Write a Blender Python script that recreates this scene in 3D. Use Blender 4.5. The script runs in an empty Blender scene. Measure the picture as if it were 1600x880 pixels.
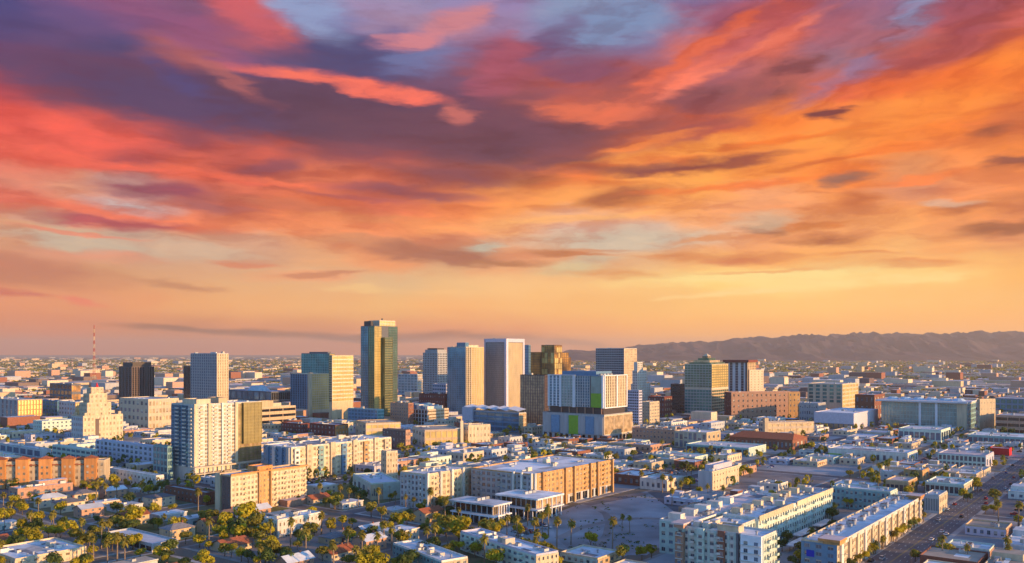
import bpy, math, random
from math import radians, sin, cos, tan, atan2, sqrt, pi
from mathutils import Vector, Matrix

scene = bpy.context.scene
COL = scene.collection

# ------------------------------------------------------------------ camera
F = 1333.0          # focal length in photograph pixels (photograph 1600 x 880)
H = 100.0           # camera height in metres
HY = 553.0          # row of the horizon
cam_d = bpy.data.cameras.new("camera")
cam = bpy.data.objects.new("camera", cam_d)
COL.objects.link(cam)
cam.location = (0, 0, H)
cam.rotation_euler = (radians(90), 0, 0)
cam_d.sensor_width = 36.0
cam_d.lens = 36.0 * F / 1600.0
cam_d.shift_y = (HY - 440.0) / 1600.0
cam_d.clip_start = 1.0
cam_d.clip_end = 80000.0
scene.camera = cam
HAZE = 3.7e-5

# ------------------------------------------------------------------ exposure
scene.view_settings.view_transform = 'Standard'
scene.view_settings.look = 'None'
scene.view_settings.exposure = 1.3
scene.view_settings.gamma = 1.0
scene.view_settings.use_curve_mapping = False

# ------------------------------------------------------------------ sun
GRID = radians(38.0)                       # street grid, to the right of the view axis
A = Vector((sin(GRID), cos(GRID), 0))      # away and to the right
B = Vector((-cos(GRID), sin(GRID), 0))     # away and to the left
SUN_EL = radians(8.5)
sun_h = (-B * cos(radians(12)) + A * sin(radians(12))).normalized()
sun_dir = Vector((sun_h.x * cos(SUN_EL), sun_h.y * cos(SUN_EL), sin(SUN_EL)))
sd = bpy.data.lights.new("sun", 'SUN')
sd.energy = 3.1
sd.angle = radians(0.8)
sd.color = (1.0, 0.565, 0.20)
sun = bpy.data.objects.new("sun", sd)
COL.objects.link(sun)
sun.rotation_euler = sun_dir.to_track_quat('Z', 'Y').to_euler()
SUN_ROT = atan2(sun_dir.x, sun_dir.y)

# ------------------------------------------------------------------ world: dusk sky with lit and shaded clouds
def lin(c):
    return tuple(((v / 255.0) / 12.92 if v / 255.0 <= 0.04045 else ((v / 255.0 + 0.055) / 1.055) ** 2.4) for v in c)

world = bpy.data.worlds.new("World")
scene.world = world
world.use_nodes = True
WT = world.node_tree
WT.nodes.clear()
WN, WL = WT.nodes, WT.links

def wnode(t, **kw):
    n = WN.new(t)
    for k, v in kw.items():
        setattr(n, k, v)
    return n

def wmath(op, a, b=None, c=None, clamp=False):
    n = wnode('ShaderNodeMath', operation=op, use_clamp=clamp)
    for i, v in enumerate((a, b, c)):
        if v is None:
            continue
        if hasattr(v, 'links'):
            WL.new(v, n.inputs[i])
        else:
            n.inputs[i].default_value = v
    return n.outputs[0]

def wmix(f, a, b, mode='MIX'):
    n = wnode('ShaderNodeMix', data_type='RGBA', blend_type=mode)
    for i, v in ((0, f), (6, a), (7, b)):
        if hasattr(v, 'links'):
            WL.new(v, n.inputs[i])
        elif i == 0:
            n.inputs[0].default_value = v
        else:
            n.inputs[i].default_value = (*v, 1)
    return n.outputs[2]

def wsmooth(v, lo, hi, a=0.0, b=1.0):
    n = wnode('ShaderNodeMapRange', interpolation_type='SMOOTHSTEP')
    WL.new(v, n.inputs[0])
    for i, x in enumerate((lo, hi, a, b)):
        n.inputs[i + 1].default_value = x
    return n.outputs[0]

def wcomb(x, y, z=0.0):
    n = wnode('ShaderNodeCombineXYZ')
    for i, v in enumerate((x, y, z)):
        if hasattr(v, 'links'):
            WL.new(v, n.inputs[i])
        else:
            n.inputs[i].default_value = v
    return n.outputs[0]

def wnoise(vec, scale, detail=5, rough=0.55, dist=0.0, col=False):
    n = wnode('ShaderNodeTexNoise')
    WL.new(vec, n.inputs['Vector'])
    n.inputs['Scale'].default_value = scale
    n.inputs['Detail'].default_value = detail
    n.inputs['Roughness'].default_value = rough
    n.inputs['Distortion'].default_value = dist
    return n.outputs['Color'] if col else n.outputs['Fac']

tc = wnode('ShaderNodeTexCoord')
sp = wnode('ShaderNodeSeparateXYZ')
WL.new(tc.outputs['Generated'], sp.inputs[0])
dx, dy, dz = sp.outputs
az = wmath('ARCTAN2', dx, dy)                                   # azimuth from the view axis
hlen = wmath('SQRT', wmath('ADD', wmath('MULTIPLY', dx, dx), wmath('MULTIPLY', dy, dy)))
tl = wmath('DIVIDE', dz, wmath('MAXIMUM', hlen, 0.02))          # tangent of the elevation
# cloud coordinates: u in azimuth, v in elevation, both in units of about a tenth of the view
U = wmath('MULTIPLY', az, 13.33)
V = wmath('MULTIPLY', tl, 13.33)
P0 = wcomb(U, V)
# wind-drawn warp, longer sideways than upwards
wsep = wnode('ShaderNodeSeparateXYZ')
WL.new(wnoise(wcomb(wmath('MULTIPLY', U, 0.45), wmath('MULTIPLY', V, 1.5)), 1.0, 5, 0.55, 0.3, True), wsep.inputs[0])
fsep = wnode('ShaderNodeSeparateXYZ')
WL.new(wnoise(wcomb(wmath('MULTIPLY', U, 0.9), wmath('MULTIPLY', V, 3.6), 7.0), 1.6, 5, 0.55, 0.0, True), fsep.inputs[0])
def warped(src, w1, a1, w2, a2):
    s = wmath('MULTIPLY_ADD', w1, a1, src)
    s = wmath('MULTIPLY_ADD', w2, a2, s)
    return wmath('ADD', s, -(a1 + a2) / 2)
calm = wsmooth(V, 0.15, 1.5, 0.25, 1.0)                          # the flat cloud bars near the horizon are hardly ruffled
def damp(o):
    return wmath('MULTIPLY_ADD', wmath('SUBTRACT', o, 0.5), calm, 0.5)
U1 = warped(U, wsep.outputs[0], 2.0, fsep.outputs[0], 0.7)
V1 = warped(V, damp(wsep.outputs[1]), 0.62, damp(fsep.outputs[1]), 0.30)
P1 = wcomb(U1, V1)
U2 = warped(U, wsep.outputs[1], 1.3, fsep.outputs[1], 0.7)
V2 = warped(V, damp(wsep.outputs[2]), 0.34, damp(fsep.outputs[2]), 0.26)
P2 = wcomb(U2, V2)

# broad colour of the evening sky by azimuth (columns) and elevation (rows)
ROWS = [
 (0,  "734b7d 785f96 7d5587 694169 c85a64 9196be 968caf 9687b4 9682af 8796b9 8291b9 7d6996 825073 967396 786e9b 875f82 be5f69"),
 (40, "7d4b7d 91557d 8c557d 825578 cd5f64 8282b4 a587a5 be8296 9b82aa 8287af 7d8cb4 a0556e c85a55 965a73 916487 965069 a5505f"),
 (80, "4b467d 695082 825582 875078 b45a69 55507d 645f96 7d78a5 965069 7d5a82 826e96 d76e64 f0735a af5f6e 96647d a5505f a54b50"),
 (120,"554678 644b78 554876 af5f64 695078 5f4b73 645078 78506e a5505a 96505f af5555 b4646e be645f 96697d b45a55 c85a4b dc643c"),
 (160,"6e466e 6e4164 694164 644164 5f415f 5c3e58 5f415c 6e4862 965058 d7644b a55550 8c4e55 aa5f55 e16446 eb6932 f5732d ff8732"),
 (200,"af4655 8c465a 73415a 6e3e55 643c55 643e52 6e4155 764858 784655 7d4850 964e4b d75f37 ff8232 ff8c3c ff913c ff8732 fa7d32"),
 (240,"e6554b f05f50 eb5f50 aa4b50 d75f4b 964b50 a55050 7d4650 734450 aa5546 f5783c e67832 ff9641 ff9b41 ff8c37 fa8232 d76e3c"),
 (280,"f06450 eb6250 b95050 e1644b af504b e17350 d7694b aa554b aa5a46 f07d3c ffa04b ffa54b ff9641 ff8232 e6915a ff9650 f5873c"),
 (320,"e1876e e19678 cda096 be645a cd644b e67346 e67350 f5874b ff9b50 ffa555 ffa050 ffa55a faa56e ff9b50 e18c64 fa965a fa9150"),
 (355,"eb735a f0785a f0785a fa875a f58c5a fa915a fa915a ffa05f ffaf6e ebb496 e1b9a0 faaf78 f59a60 e69055 ffa55a f59550 e08550"),
 (378,"e1a078 cdaf91 cdac94 dca07d e1a582 eb9b69 eb915f e08a60 f0a878 e8b48c e0b898 faaf78 fca868 faa562 ffaa60 f59a5a f09055"),
 (405,"d79673 dc9678 e1a582 d7aa8c dca582 ebaa78 f5a069 d79870 f0a06e e8a878 ebb482 fab46e ffaf5f ffaf5f ffb96e faa55f eb965f"),
 (440,"d78264 d28c69 d79b73 dea57d e4af82 e8b487 e4b98c f0be87 fac387 fac382 fcc882 ffd782 ffdc8c ffd78c ffcd7d ffc373 fcb969"),
 (480,"e1916e e19670 e69b6e e8a573 ebac78 ebaf7a eeb67d f5b478 f5b97d f5b978 f5bc78 fac37d fcc67d fcc67d fac37d f8be78 f5b973"),
 (520,"d28264 d28064 cd8262 c88062 d78a64 d08664 dc9169 e19169 e69669 f0a56c f8af69 fab46c fab46c fab46c fab46c fab46c fab46c"),
 (548,"c37864 c37864 c47964 c47a64 c87d66 cc8066 d08468 d68868 dc8e6a e2966c e69c6e eaa06e eca46e eca46e eca46e eca46e eca46e"),
]
U01 = wmath('MULTIPLY_ADD', U1, 1.0 / 14.4, 0.5)                 # azimuth -31..31 degrees over 0..1
UMAX = 14.4
def col_u(px):
    return math.atan((px - 800) / F) * 13.33 / UMAX + 0.5
def row_v(py, px=800):
    return (HY - py) / F * cos(math.atan((px - 800) / F)) * 13.33
base = None
ys = [r[0] for r in ROWS]
for k in range(len(ROWS) - 1, -1, -1):
    y, cs = ROWS[k]
    rp = wnode('ShaderNodeValToRGB')
    rp.color_ramp.interpolation = 'EASE'
    els = rp.color_ramp.elements
    cs = cs.split()
    for i, h in enumerate(cs):
        pos = col_u(i * 100)
        e = els[0] if i == 0 else (els[1] if i == 16 else els.new(pos))
        e.position = pos
        e.color = (*lin(tuple(int(h[j:j + 2], 16) for j in (0, 2, 4))), 1)
    # element order can change while positions are set: write again in order
    for i, h in enumerate(cs):
        els[i].position = col_u(i * 100)
        els[i].color = (*lin(tuple(int(h[j:j + 2], 16) for j in (0, 2, 4))), 1)
    WL.new(U01, rp.inputs[0])
    if base is None:
        base = rp.outputs[0]
    else:
        base = wmix(wsmooth(V1, row_v(ys[k + 1]), row_v(y)), base, rp.outputs[0])

# single clouds and gaps: (px, py, rx, ry, tilt, colour, strength, soft)
BLOBS = [
 (430,172,420,46,3,'604058',.62), (230,150,240,30,6,'54436e',.5), (720,212,250,34,4,'6c4356',.5), (860,180,200,40,-8,'7a4656',.35),
 (540,85,95,38,6,"504b78",.85), (640,92,60,26,0,"6f76a6",.6), (590,12,90,16,0,"a58cb4",.4),
 (440,119,105,9,5,"f8735f",.95), (575,135,125,12,7,"fa735f",1), (450,48,32,13,10,"cd6469",.8),
 (480,18,70,26,20,"91a0c8",.7), (380,25,60,22,35,"cd5f69",.6), (300,62,120,20,22,"96557a",.6), (260,115,60,16,25,"54487a",.7),
 (355,122,80,13,28,"b46464",.6),
 (715,30,60,15,-20,"cd828c",.8), (635,62,52,13,-8,"d2828c",.8), (722,180,30,14,-8,"c36964",.9), (930,178,105,16,5,"e16e50",.85),
 (780,100,32,50,20,"aa5569",.7), (865,62,55,15,-35,"6e557d",.7), (950,48,80,30,-20,"7d91b9",.7), (900,110,70,26,-12,"824b69",.6),
 (1090,82,150,12,-28,"e6694b",.8), (1150,70,100,9,-30,"eb6e50",.7), (1125,104,150,13,-24,"f57d64",.75), (1180,55,90,14,-30,"aa5064",.5),
 (1040,130,90,12,-20,"fa785a",.4), (1240,105,45,9,-5,"87464b",.85), (1235,125,90,11,-4,"c36455",.5),
 (1440,22,40,22,-30,"8c96be",.7), (1370,100,40,16,-20,"8c78a0",.5), (1110,165,150,24,-14,"8c4b55",.55), (1290,140,60,12,-25,"966e8c",.5),
 (1315,177,32,9,2,"7d3c3c",.95), (1500,70,110,24,-14,"a04b5a",.5), (1590,20,30,12,-10,"d2645f",.6),
 (1090,259,140,8,-4,"9b4b3c",.85), (1000,262,120,9,-2,"8c4b46",.6), (955,312,75,12,-4,"b4643c",.8), (1050,235,150,9,-5,"ffa046",.6),
 (1340,278,36,9,-5,"a06955",.8), (1350,312,34,16,0,"c8693c",.6), (1420,300,55,14,5,"dc8c64",.5), (1545,213,34,8,-10,"aa5a3c",.8), (1592,255,30,11,0,"9b5541",.8),
 (1200,357,26,9,0,"a5552d",.9), (1195,347,45,12,0,"d2b99b",.5), (1290,369,52,7,0,"be6e41",.85), (1270,350,60,5,-4,"d2783c",.7), (1555,359,90,9,-3,"aa6440",.85), (1510,330,50,6,-3,"c36e41",.7),
 (1490,322,40,7,5,"d7b49b",.5),(1180,401,75,7,-2,"dc8250",.8), (1060,404,60,5,-2,"e18c50",.7),(1430,412,70,5,2,"e18246",.6),(1350,396,60,5,3,"e68c50",.5),
 (980,376,170,16,0,"d2bea5",.75), (745,384,34,11,-5,"c8b9a0",.8), (895,424,60,10,0,"dcc396",.7), (935,410,45,8,0,"cdb99b",.6),
 (690,398,100,13,5,"af6e55",.85), (640,388,50,9,8,"be785a",.6),(880,396,80,6,3,"c87d50",.85), (780,412,70,5,2,"b97850",.7), (960,432,80,6,3,"e6a064",.7), (1180,432,210,10,-2,"ffe196",.7), (1330,440,170,8,-2,"ffe19b",.6),
 (240,300,95,11,3,"96485a",.75), (215,325,75,9,5,"cdafaa",.9), (60,335,80,8,2,"d7a08c",.6), (190,348,170,7,3,"b9555a",.8), (350,330,70,7,2,"aa5f5f",.6), (150,381,140,11,6,"cdb49b",.8), (330,392,90,9,8,"d2b499",.5),
 (50,425,130,18,5,"c37d64",.75), (270,447,85,6,6,"c88c69",.8), (385,412,55,6,2,"dc8c69",.85), (470,433,90,8,-3,"f0a578",.85), (500,430,70,4,-3,"cd8764",.7), (35,458,40,5,3,"c8695f",.7), (120,470,35,6,10,"e67d69",.7),
 (210,402,60,8,2,"eb9b7d",.5),(560,375,60,8,0,"d28c64",.5), (600,345,120,5,2,"dc8c55",.4),(430,262,40,14,-15,"8c4b5a",.6),(250,270,260,10,2,"f5694b",.5),
 (300,515,120,5,3,"94604c",.95), (450,522,130,6,2,"94604c",.9), (560,528,110,6,2,"905c4c",.95), (740,527,130,8,1,"a0644c",.95), (860,535,90,5,5,"aa7864",.6),(1000,545,120,4,0,"be8264",.5),
 (1150,458,120,4,-3,"ffdca0",.6), (560,452,60,5,0,"f5c88c",.5), (110,505,120,10,2,"d78769",.5), (700,455,60,5,0,"fac387",.4),
 (1250,215,120,6,-4,'ff7828',.55), (1400,238,110,7,-3,'ff7d2d',.55), (1150,292,140,6,-3,'ff7832',.55), (1480,275,80,7,-5,'ff7d32',.5), (880,250,80,7,-6,'7d4650',.6), (905,343,120,7,-2,'ffb464',.5), (1290,255,90,5,-5,'d2642d',.5), (1100,205,120,12,-12,'964b50',.5),
 (1010,225,80,7,-8,'ff8c3c',.5), (760,215,90,10,-3,'6e4150',.5), (500,290,110,6,2,'f07350',.6), (560,310,90,5,3,'a5505a',.5), (410,300,70,7,5,'f07855',.5), (100,250,150,8,3,'f56450',.5), (1450,180,150,10,-8,'ff913c',.5), (1380,330,60,4,0,'f09150',.5), (1120,375,90,4,-2,'e69155',.6), (1230,420,120,3,-2,'f0a05f',.5), (930,390,60,3,2,'d28c5f',.6), (120,362,110,4,4,'f07d5f',.5),
 (640,300,110,11,3,"96505a",.7),(480,325,120,8,3,"c86e50",.6),(700,275,90,12,5,"874b55",.6),(820,285,50,7,0,"b4643c",.5),
]
wisp = wnoise(wcomb(wmath('MULTIPLY', U2, 0.85), wmath('MULTIPLY', V2, 3.9), 5.0), 1.25, 10, 0.60, 0.0)
wisp2 = wnoise(wcomb(wmath('MULTIPLY_ADD', V2, 0.38, wmath('MULTIPLY', U2, 0.72)), wmath('MULTIPLY_ADD', V2, 2.3, wmath('MULTIPLY', U2, -1.2)), 2.0), 1.2, 10, 0.60, 0.0)
wispy = wmath('MULTIPLY_ADD', wisp, 3.0, -0.45)
for (px, py, rx, ry, rot, hx, st) in BLOBS:
    m = wnode('ShaderNodeMapping', vector_type='TEXTURE')
    ca = cos(math.atan((px - 800) / F))
    m.inputs['Location'].default_value = (math.atan((px - 800) / F) * 13.33, row_v(py, px), 0)
    m.inputs['Rotation'].default_value = (0, 0, -radians(rot))
    m.inputs['Scale'].default_value = (rx * 1.5 * .01 * ca * ca, ry * 1.65 * .01 * ca, 1)
    WL.new(P2, m.inputs['Vector'])
    g = wnode('ShaderNodeTexGradient', gradient_type='SPHERICAL')
    WL.new(m.outputs[0], g.inputs[0])
    gw = wmath('MULTIPLY', g.outputs['Fac'], wispy)
    f = wsmooth(gw, 0.0, 0.85, 0.0, min(1.0, st * 1.28))
    base = wmix(f, base, lin(tuple(int(hx[j:j + 2], 16) for j in (0, 2, 4))))

# fine wind-drawn relief in the clouds, fading out in the clear band above the horizon
amt = wsmooth(V, 0.95, 1.9, 0.0, 1.0)
right = wsmooth(az, -0.12, 0.30)                                 # slanting streaks in the upper right
high = wmath('MULTIPLY', right, wsmooth(V, 3.0, 3.8))
strk = wmath('ADD', wmath('MULTIPLY', wisp, wmath('SUBTRACT', 1.0, high)), wmath('MULTIPLY', wisp2, high))
left_high = wmath('MULTIPLY', wsmooth(az, 0.10, -0.10), wsmooth(V, 3.0, 3.6))   # the heavy purple cloud is smoother
amt = wmath('MULTIPLY', amt, wmath('MULTIPLY_ADD', left_high, -0.55, 1.0))
dark = wmix(wmath('MULTIPLY', wsmooth(strk, 0.54, 0.36), wmath('MULTIPLY', amt, 0.42)), base, (0.60, 0.36, 0.38), 'MULTIPLY')
lit = wmix(wmath('MULTIPLY', wsmooth(strk, 0.50, 0.70), wmath('MULTIPLY', amt, 0.50)), dark, (1.38, 1.26, 1.12), 'MULTIPLY')
glow = wmix(wsmooth(V, 1.7, 0.2), (1.0, 1.0, 1.0), (1.27, 1.16, 0.76))   # the clear band above the horizon
lit = wmix(1.0, lit, glow, 'MULTIPLY')

# the rest of the sky: clear dusk blue (Nishita) with thin lit cloud round the horizon
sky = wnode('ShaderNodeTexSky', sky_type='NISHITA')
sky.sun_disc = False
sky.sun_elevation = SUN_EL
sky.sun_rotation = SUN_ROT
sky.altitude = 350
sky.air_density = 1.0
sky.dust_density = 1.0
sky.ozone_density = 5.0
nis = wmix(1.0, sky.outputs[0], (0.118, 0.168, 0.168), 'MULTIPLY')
cl = wsmooth(wnoise(wcomb(wmath('MULTIPLY', dx, 1.0), wmath('MULTIPLY', dy, 1.0), wmath('MULTIPLY', dz, 2.5)), 2.2, 7, 0.58, 0.4), 0.48, 0.66)
cl = wmath('MULTIPLY', cl, wsmooth(tl, 2.4, 0.4))
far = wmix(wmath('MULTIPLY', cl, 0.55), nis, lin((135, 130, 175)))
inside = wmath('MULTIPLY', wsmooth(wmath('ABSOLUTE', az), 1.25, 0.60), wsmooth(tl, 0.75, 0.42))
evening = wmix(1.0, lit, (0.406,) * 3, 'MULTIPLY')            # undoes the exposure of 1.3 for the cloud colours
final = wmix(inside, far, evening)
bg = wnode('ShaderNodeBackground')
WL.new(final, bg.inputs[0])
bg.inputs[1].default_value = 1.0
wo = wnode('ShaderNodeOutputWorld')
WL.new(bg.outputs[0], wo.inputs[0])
world.cycles.sampling_method = 'MANUAL'
world.cycles.sample_map_resolution = 512

# ------------------------------------------------------------------ render settings
scene.render.engine = 'CYCLES'
cy = scene.cycles
cy.max_bounces = 4
cy.diffuse_bounces = 2
cy.glossy_bounces = 2
cy.transmission_bounces = 2
cy.volume_bounces = 0
cy.transparent_max_bounces = 4
cy.caustics_reflective = False
cy.caustics_refractive = False
cy.sample_clamp_indirect = 4.0
cy.use_denoising = True

# ------------------------------------------------------------------ helpers
def px2x(px, Y):
    return (px - 800.0) / F * Y

def ground_pt(px, py):
    Y = F * H / (py - HY)
    return Vector((px2x(px, Y), Y, 0))

def proj(p):
    return (800 + F * p[0] / p[1], HY - F * (p[2] - H) / p[1])

def ab(p):
    return (p[0] * A.x + p[1] * A.y, p[0] * B.x + p[1] * B.y)

def from_ab(a, b, z=0.0):
    return Vector((a * A.x + b * B.x, a * A.y + b * B.y, z))

MATS = {}
def mat(name, col, rough=0.85, metal=0.0, var=0.22, scale=0.25, bump=0.0, rnd=0.15, spec=0.3, col2=None, streak=False, emit=None, leaf=False):
    if name in MATS:
        return MATS[name]
    m = bpy.data.materials.new(name)
    m.use_nodes = True
    nt = m.node_tree
    N, L = nt.nodes, nt.links
    b = N['Principled BSDF']
    b.inputs['Roughness'].default_value = rough
    b.inputs['Metallic'].default_value = metal
    b.inputs['Specular IOR Level'].default_value = spec
    geo = N.new('ShaderNodeNewGeometry')
    no = N.new('ShaderNodeTexNoise')
    no.inputs['Scale'].default_value = scale
    no.inputs['Detail'].default_value = 4
    if streak:
        mp = N.new('ShaderNodeMapping')
        mp.inputs['Scale'].default_value = (1, 1, 0.15)
        L.new(geo.outputs['Position'], mp.inputs[0])
        L.new(mp.outputs[0], no.inputs['Vector'])
    else:
        L.new(geo.outputs['Position'], no.inputs['Vector'])
    mr = N.new('ShaderNodeMapRange')
    L.new(no.outputs['Fac'], mr.inputs[0])
    mr.inputs[1].default_value = 0.3
    mr.inputs[2].default_value = 0.7
    mr.inputs[3].default_value = 1 - var
    mr.inputs[4].default_value = 1 + var
    oi = N.new('ShaderNodeObjectInfo')
    rr = N.new('ShaderNodeMapRange')
    L.new(oi.outputs['Random'], rr.inputs[0])
    rr.inputs[3].default_value = 1 - rnd
    rr.inputs[4].default_value = 1 + rnd
    mu = N.new('ShaderNodeMath')
    mu.operation = 'MULTIPLY'
    L.new(mr.outputs[0], mu.inputs[0])
    L.new(rr.outputs[0], mu.inputs[1])
    mx = N.new('ShaderNodeMix')
    mx.data_type = 'RGBA'
    mx.blend_type = 'MULTIPLY'
    mx.inputs[0].default_value = 1.0
    if col2 is not None:
        n2 = N.new('ShaderNodeTexNoise')
        n2.inputs['Scale'].default_value = scale * 0.37
        n2.inputs['Detail'].default_value = 3
        L.new(geo.outputs['Position'], n2.inputs['Vector'])
        m2 = N.new('ShaderNodeMapRange')
        m2.inputs[1].default_value = 0.42
        m2.inputs[2].default_value = 0.58
        L.new(n2.outputs['Fac'], m2.inputs[0])
        x2 = N.new('ShaderNodeMix')
        x2.data_type = 'RGBA'
        L.new(m2.outputs[0], x2.inputs[0])
        x2.inputs[6].default_value = (*col, 1)
        x2.inputs[7].default_value = (*col2, 1)
        L.new(x2.outputs[2], mx.inputs[6])
    else:
        mx.inputs[6].default_value = (*col, 1)
    L.new(mu.outputs[0], mx.inputs[7])
    L.new(mx.outputs[2], b.inputs['Base Color'])
    if bump:
        bp = N.new('ShaderNodeBump')
        bp.inputs['Strength'].default_value = bump
        bp.inputs['Distance'].default_value = 0.3
        L.new(no.outputs['Fac'], bp.inputs['Height'])
        L.new(bp.outputs[0], b.inputs['Normal'])
    if emit:
        b.inputs['Emission Color'].default_value = (*emit[:3], 1)
        b.inputs['Emission Strength'].default_value = emit[3]
    if leaf:
        tr = N.new('ShaderNodeBsdfTranslucent')
        L.new(mx.outputs[2], tr.inputs[0])
        ms = N.new('ShaderNodeMixShader')
        ms.inputs[0].default_value = .42
        L.new(b.outputs[0], ms.inputs[1])
        L.new(tr.outputs[0], ms.inputs[2])
        L.new(ms.outputs[0], N['Material Output'].inputs[0])
    MATS[name] = m
    return m

# walls
W = dict(
 white=mat('white_stucco', (.62, .575, .51), streak=True, var=.17, scale=.5),
 cream=mat('cream_stucco', (.58, .46, .31), streak=True, var=.17, scale=.5),
 tan=mat('tan_stucco', (.50, .36, .22), streak=True, var=.14, scale=.5),
 sand=mat('sand_concrete', (.58, .46, .33), streak=True, var=.12, scale=.4),
 ochre=mat('ochre_stucco', (.48, .28, .12), streak=True, var=.22, scale=.5),
 orange=mat('orange_stucco', (.55, .24, .08), streak=True, var=.22, scale=.5),
 grey=mat('grey_concrete', (.36, .35, .35), streak=True, var=.12, scale=.4),
 lgrey=mat('light_grey_concrete', (.47, .47, .47), streak=True, var=.16, scale=.4),
 dgrey=mat('dark_grey_panel', (.14, .14, .155), var=.12, scale=.4),
 brown=mat('brown_granite', (.13, .085, .08), rough=.5, streak=True, var=.15, scale=.4),
 dbrown=mat('dark_brown_panel', (.06, .045, .045), rough=.5, var=.15, scale=.4),
 brick=mat('red_brick', (.24, .095, .06), var=.18, scale=.8),
 pbrick=mat('pink_brick', (.44, .25, .17), var=.15, scale=.6),
 maroon=mat('maroon_panel', (.17, .05, .04), var=.15, scale=.6),
 blue=mat('blue_panel', (.13, .24, .36), var=.12, scale=.5),
 teal=mat('teal_panel', (.22, .36, .36), var=.12, scale=.5),
 mint=mat('pale_mint_render', (.50, .58, .50), var=.12, scale=.5),
 olive=mat('olive_glass_panel', (.26, .19, .06), rough=.35, var=.2, scale=.2, spec=.6),
 green=mat('lime_green_panel', (.22, .42, .03), rough=.5, var=.10, scale=.5),
 frame=mat('white_metal_frame', (.70, .70, .72), rough=.5, var=.06, scale=.5),
 red=mat('red_metal_sheet', (.62, .02, .02), rough=.45, var=.08, scale=.5),
 lavender=mat('pale_lilac_render', (.50, .47, .54), var=.1, scale=.5),
)
G = dict(
 dark=mat('dark_window_glass', (.075, .10, .14), rough=.12, var=.3, scale=.12, spec=.8, rnd=.6),
 blue=mat('blue_mirror_glass', (.12, .25, .36), rough=.14, metal=.55, var=.35, scale=.07, spec=.8),
 teal=mat('teal_mirror_glass', (.05, .24, .27), rough=.16, metal=.5, var=.35, scale=.07, spec=.8),
 gold=mat('sunlit_gold_glass', (.60, .41, .13), rough=.35, metal=.35, var=.3, scale=.05, spec=.8),  # gold of sunlit glass put into its colour
 amber=mat('dark_amber_glass', (.34, .16, .03), rough=.3, metal=.5, var=.9, scale=.05, spec=.8),  # gold reflections put into the glass as uneven tone
 green=mat('green_mirror_glass', (.10, .17, .12), rough=.18, metal=.5, var=.35, scale=.08, spec=.8),
 black=mat('black_window_glass', (.015, .015, .02), rough=.15, var=.3, scale=.12, spec=.8),
 warm=mat('sunlit_window_glass', (.36, .25, .14), rough=.3, metal=.25, var=.45, scale=.2, spec=.8, rnd=.6),  # warm tone of sunlit panes painted into the glass
 pale=mat('pale_green_glass', (.26, .36, .34), rough=.2, metal=.3, var=.25, scale=.1, spec=.8),
)
R = dict(
 white=mat('white_membrane_roof', (.70, .71, .72), var=.20, scale=.2, rnd=.16, col2=(.50, .51, .53)),
 grey=mat('grey_gravel_roof', (.42, .42, .43), var=.16, scale=.15, rnd=.2, col2=(.33, .34, .36)),
 tan=mat('tan_gravel_roof', (.44, .36, .28), var=.16, scale=.15, rnd=.2),
 blue=mat('pale_blue_metal_roof', (.42, .54, .62), rough=.5, var=.1, scale=.2),
 tile=mat('terracotta_tile_roof', (.33, .10, .045), var=.25, scale=.9, bump=.3),
 shingle=mat('grey_shingle_roof', (.17, .16, .17), var=.22, scale=.9, bump=.3, rnd=.3),
 brown=mat('brown_shingle_roof', (.20, .13, .10), var=.22, scale=.9, bump=.3, rnd=.3),
 silver=mat('silver_coated_roof', (.55, .57, .60), rough=.6, var=.14, scale=.3, rnd=.2),
 green=mat('patina_green_roof', (.20, .33, .27), rough=.5, var=.15, scale=.3),
 pink=mat('pinkish_membrane_roof', (.62, .50, .48), var=.14, scale=.15),
)
M_unit = mat('galvanised_unit', (.45, .46, .47), rough=.45, metal=.3, var=.15, scale=.8, rnd=.3)
M_asph = mat('asphalt', (.11, .11, .12), var=.20, scale=.08, col2=(.145, .135, .14))
M_walk = mat('concrete_pavement', (.33, .31, .29), var=.18, scale=.2)
M_line = mat('white_road_paint', (.70, .70, .66), var=.15, scale=.5)
M_dirt = mat('dry_dirt', (.26, .22, .20), var=.25, scale=.06, col2=(.19, .17, .16))
M_grav = mat('grey_gravel_ground', (.36, .36, .37), var=.22, scale=.05, col2=(.25, .25, .25))
M_lawn = mat('dry_lawn', (.10, .12, .035), var=.35, scale=.12, col2=(.17, .14, .07))
M_trunk = mat('bark', (.13, .09, .06), var=.3, scale=1.5)
M_ptrunk = mat('palm_bark', (.24, .17, .12), var=.25, scale=1.5)
LEAF = dict(
 olive=mat('olive_foliage', (.26, .23, .03), leaf=True, rough=.7, var=.45, scale=.5, rnd=.25),
 green=mat('green_foliage', (.11, .145, .03), leaf=True, rough=.7, var=.45, scale=.5, rnd=.25),
 yellow=mat('yellow_green_foliage', (.44, .36, .02), leaf=True, rough=.7, var=.40, scale=.5, rnd=.2),
)
M_palm = mat('palm_fronds', (.30, .25, .04), leaf=True, rough=.7, var=.4, scale=.8, rnd=.25)
M_pole = mat('dark_metal_pole', (.10, .10, .11), rough=.5, metal=.5, var=.1)
M_rubber = mat('tyre_rubber', (.02, .02, .02), var=.1)

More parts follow.
